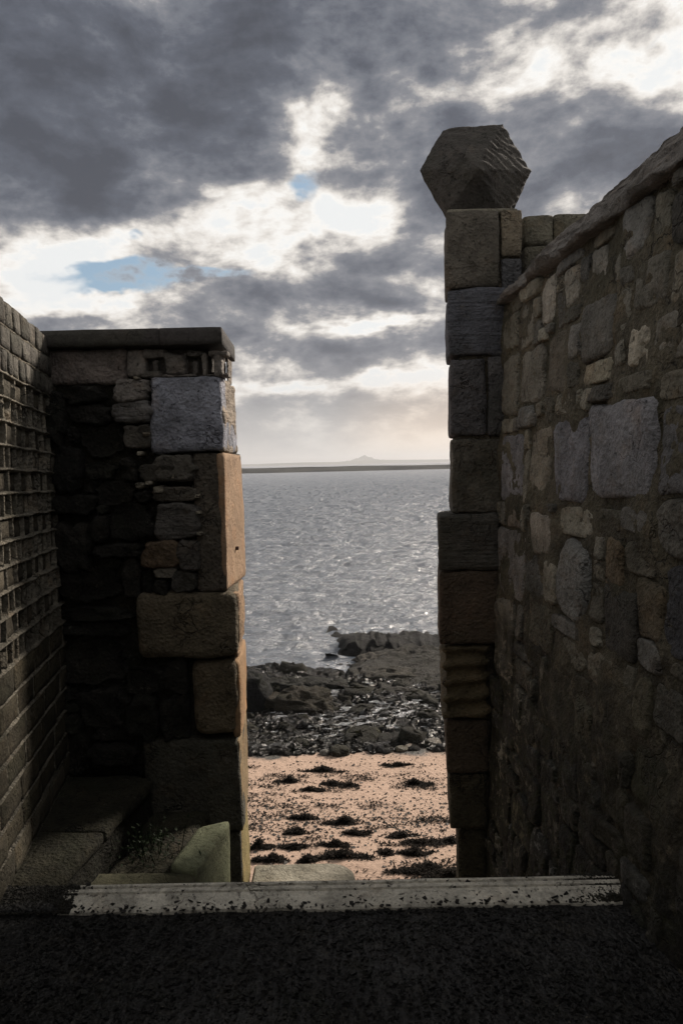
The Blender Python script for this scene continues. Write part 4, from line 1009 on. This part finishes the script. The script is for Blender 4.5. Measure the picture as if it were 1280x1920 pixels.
#GC and crumbs on the kerb
def chips(name, n, xr, yfun, zfun, size, color, seed, mat, kind_label, cat):
    rg = np.random.RandomState(seed)
    b = np.array([(-1, -1, -.5), (1, -1, -.5), (1, 1, -.5), (-1, 1, -.5), (-1, -1, .5), (1, -1, .5), (1, 1, .5), (-1, 1, .5)], float) * .7
    Q = np.array([(0, 3, 2, 1), (4, 5, 6, 7), (0, 1, 5, 4), (1, 2, 6, 5), (2, 3, 7, 6), (3, 0, 4, 7)])
    X = rg.uniform(*xr, n); Y = yfun(rg, n); s = size[0] + (size[1] - size[0]) * rg.rand(n) ** 3
    bb = b[None] * (1 + .55 * (rg.rand(n, 8, 3) - .5)) * np.stack([s * rg.uniform(.7, 1.5, n), s * rg.uniform(.6, 1.2, n), s * rg.uniform(.3, .8, n)], 1)[:, None]
    ax = rg.randn(n, 3) * np.array([.35, .35, 3.0]); out = []
    ca, sa = np.cos(ax), np.sin(ax)
    x, y, z = bb[..., 0], bb[..., 1], bb[..., 2]
    y, z = y * ca[:, 0:1] - z * sa[:, 0:1], y * sa[:, 0:1] + z * ca[:, 0:1]
    x, z = x * ca[:, 1:2] + z * sa[:, 1:2], -x * sa[:, 1:2] + z * ca[:, 1:2]
    x, y = x * ca[:, 2:3] - y * sa[:, 2:3], x * sa[:, 2:3] + y * ca[:, 2:3]
    V = np.stack([x + X[:, None], y + Y[:, None], z + (zfun(X, Y) + s * .2)[:, None]], -1).reshape(-1, 3)
    o = mesh_fast(name, V, (Q[None] + (np.arange(n) * 8)[:, None, None]).reshape(-1, 4), mat, None, False, color)
    setkind(o, 'stuff', kind_label, cat); return o
M['chip'] = stone_mat('gravel_chip', lichen=0.05, moss=0.25, var=1.2, rough=0.55, bumpd=0.004)
zg = lambda X, Y: X * 0 + 0.0
chips('gravel_chips', 42000, (-1.25, 1.25), lambda r, n: KN - .0 - r.rand(n) ** 1.0 * 1.5, zg, (.0020, .0095), (0.011, 0.0108, 0.0108), 40, M['chip'], 'dark loose gravel covering the lane', 'gravel')
chips('pale_gravel_chips', 700, (-1.25, 1.25), lambda r, n: KN - .02 - r.rand(n) * 1.4, zg, (.0015, .006), (0.055, 0.05, 0.042), 41, M['chip'], 'scattered paler chips in the dark gravel', 'gravel')
def kz(X, Y): return np.interp(Y, [KN, KF], [0.010, 0.030])
chips('kerb_crumbs', 420, (-1.05, 1.05), lambda r, n: KN + (KF - KN) * np.where(r.rand(n) < .5, r.rand(n) ** 2 * .35, r.rand(n)), kz, (.0035, .0105), (0.012, 0.011, 0.010), 42, M['chip'], 'black crumbs of dry weed scattered over the pale kerb', 'litter')
def strands():
    rs = np.random.RandomState(31); pts = []
    for _ in range(18):
        Y = rs.uniform(5.6, 9.4); X = rs.uniform(-.17, .2) * Y; L = rs.uniform(.15, .7); n = int(L * 260); t = rs.rand(n) - .5; ph = rs.rand() * 6
        x = X + t * L; y = Y + np.sin(t * 7 + ph) * .05 * L + rs.randn(n) * .022 * (1 - np.abs(t) * 1.6) + rs.uniform(-.1, .1) * t; pts.append(np.stack([x, y, beach_h(x, y) + .006 + rs.rand(n) * .012], 1))
    pts = np.concatenate(pts); it = iter(pts); V, Q = blades(lambda r: next(it), len(pts), 0.036, 0.25, random.Random(5))
    setkind(mesh_obj('seaweed_strands', V, Q, M['weed'], None, False), 'stuff', 'thin broken lines of dark seaweed left on the sand', 'seaweed')
strands()
def shY(r, n):
    return np.where(r.rand(n) < .62, 7.25 + r.randn(n) * .42, r.uniform(5.3, 9.9, n))
for (nm, n, sz, col, sd, lb) in (('shingle', 5200, (.004, .020), (0.022, 0.018, 0.014), 46, 'band of small dark shingle across the sand'), ('pale_shingle', 700, (.004, .018), (0.11, 0.095, 0.08), 47, 'a few paler stones in the shingle on the sand')):
    chips(nm, n, (-1.7, 1.9), shY, lambda X, Y: beach_h(X, Y), sz, col, sd, M['chip'], lb, 'shingle')
rs = np.random.RandomState(2)
def ends(r, n): return KN + (KF - KN) * r.rand(n)
chips('kerb_grit', 15000, (-1.3, -0.885), ends, kz, (.002, .0080), (0.018, 0.017, 0.014), 43, M['chip'], 'dark grit and moss covering the left end of the kerb', 'grit')
chips('kerb_grit', 15000, (0.70, 1.1), ends, lambda X, Y: kz(X, Y) - 0.004 * np.clip((0.80 - X) / .1, 0, 1), (.002, .0080), (0.015, 0.014, 0.010), 44, M['chip'], 'dark grit and moss covering the right end of the kerb', 'grit')

# ------------------------------------------------------------------ haze over the firth
hz = corners(-5200, 5200, -60, 7200, -10.5, 75); bm = bmesh.new()
vs = {(a, b, c): bm.verts.new(hz[a, b, c]) for a in (0, 1) for b in (0, 1) for c in (0, 1)}
for q in (((0,0,0),(0,1,0),(1,1,0),(1,0,0)), ((0,0,1),(1,0,1),(1,1,1),(0,1,1)), ((0,0,0),(1,0,0),(1,0,1),(0,0,1)), ((0,1,0),(0,1,1),(1,1,1),(1,1,0)), ((0,0,0),(0,0,1),(0,1,1),(0,1,0)), ((1,0,0),(1,1,0),(1,1,1),(1,0,1))):
    bm.faces.new([vs[k] for k in q])
me = bpy.data.meshes.new('haze'); bm.to_mesh(me); bm.free()
hm = bpy.data.materials.new('haze'); hm.use_nodes = True; hn = hm.node_tree; hn.nodes.clear()
ho = hn.nodes.new('ShaderNodeOutputMaterial'); pv = hn.nodes.new('ShaderNodeVolumePrincipled'); hn.links.new(pv.outputs[0], ho.inputs['Volume'])
pv.inputs['Density'].default_value = HAZE; pv.inputs['Color'].default_value = (0.86, 0.88, 0.92, 1); pv.inputs['Anisotropy'].default_value = 0.3
me.materials.append(hm); o = bpy.data.objects.new('haze', me); COL.objects.link(o); o['kind'] = 'stuff'
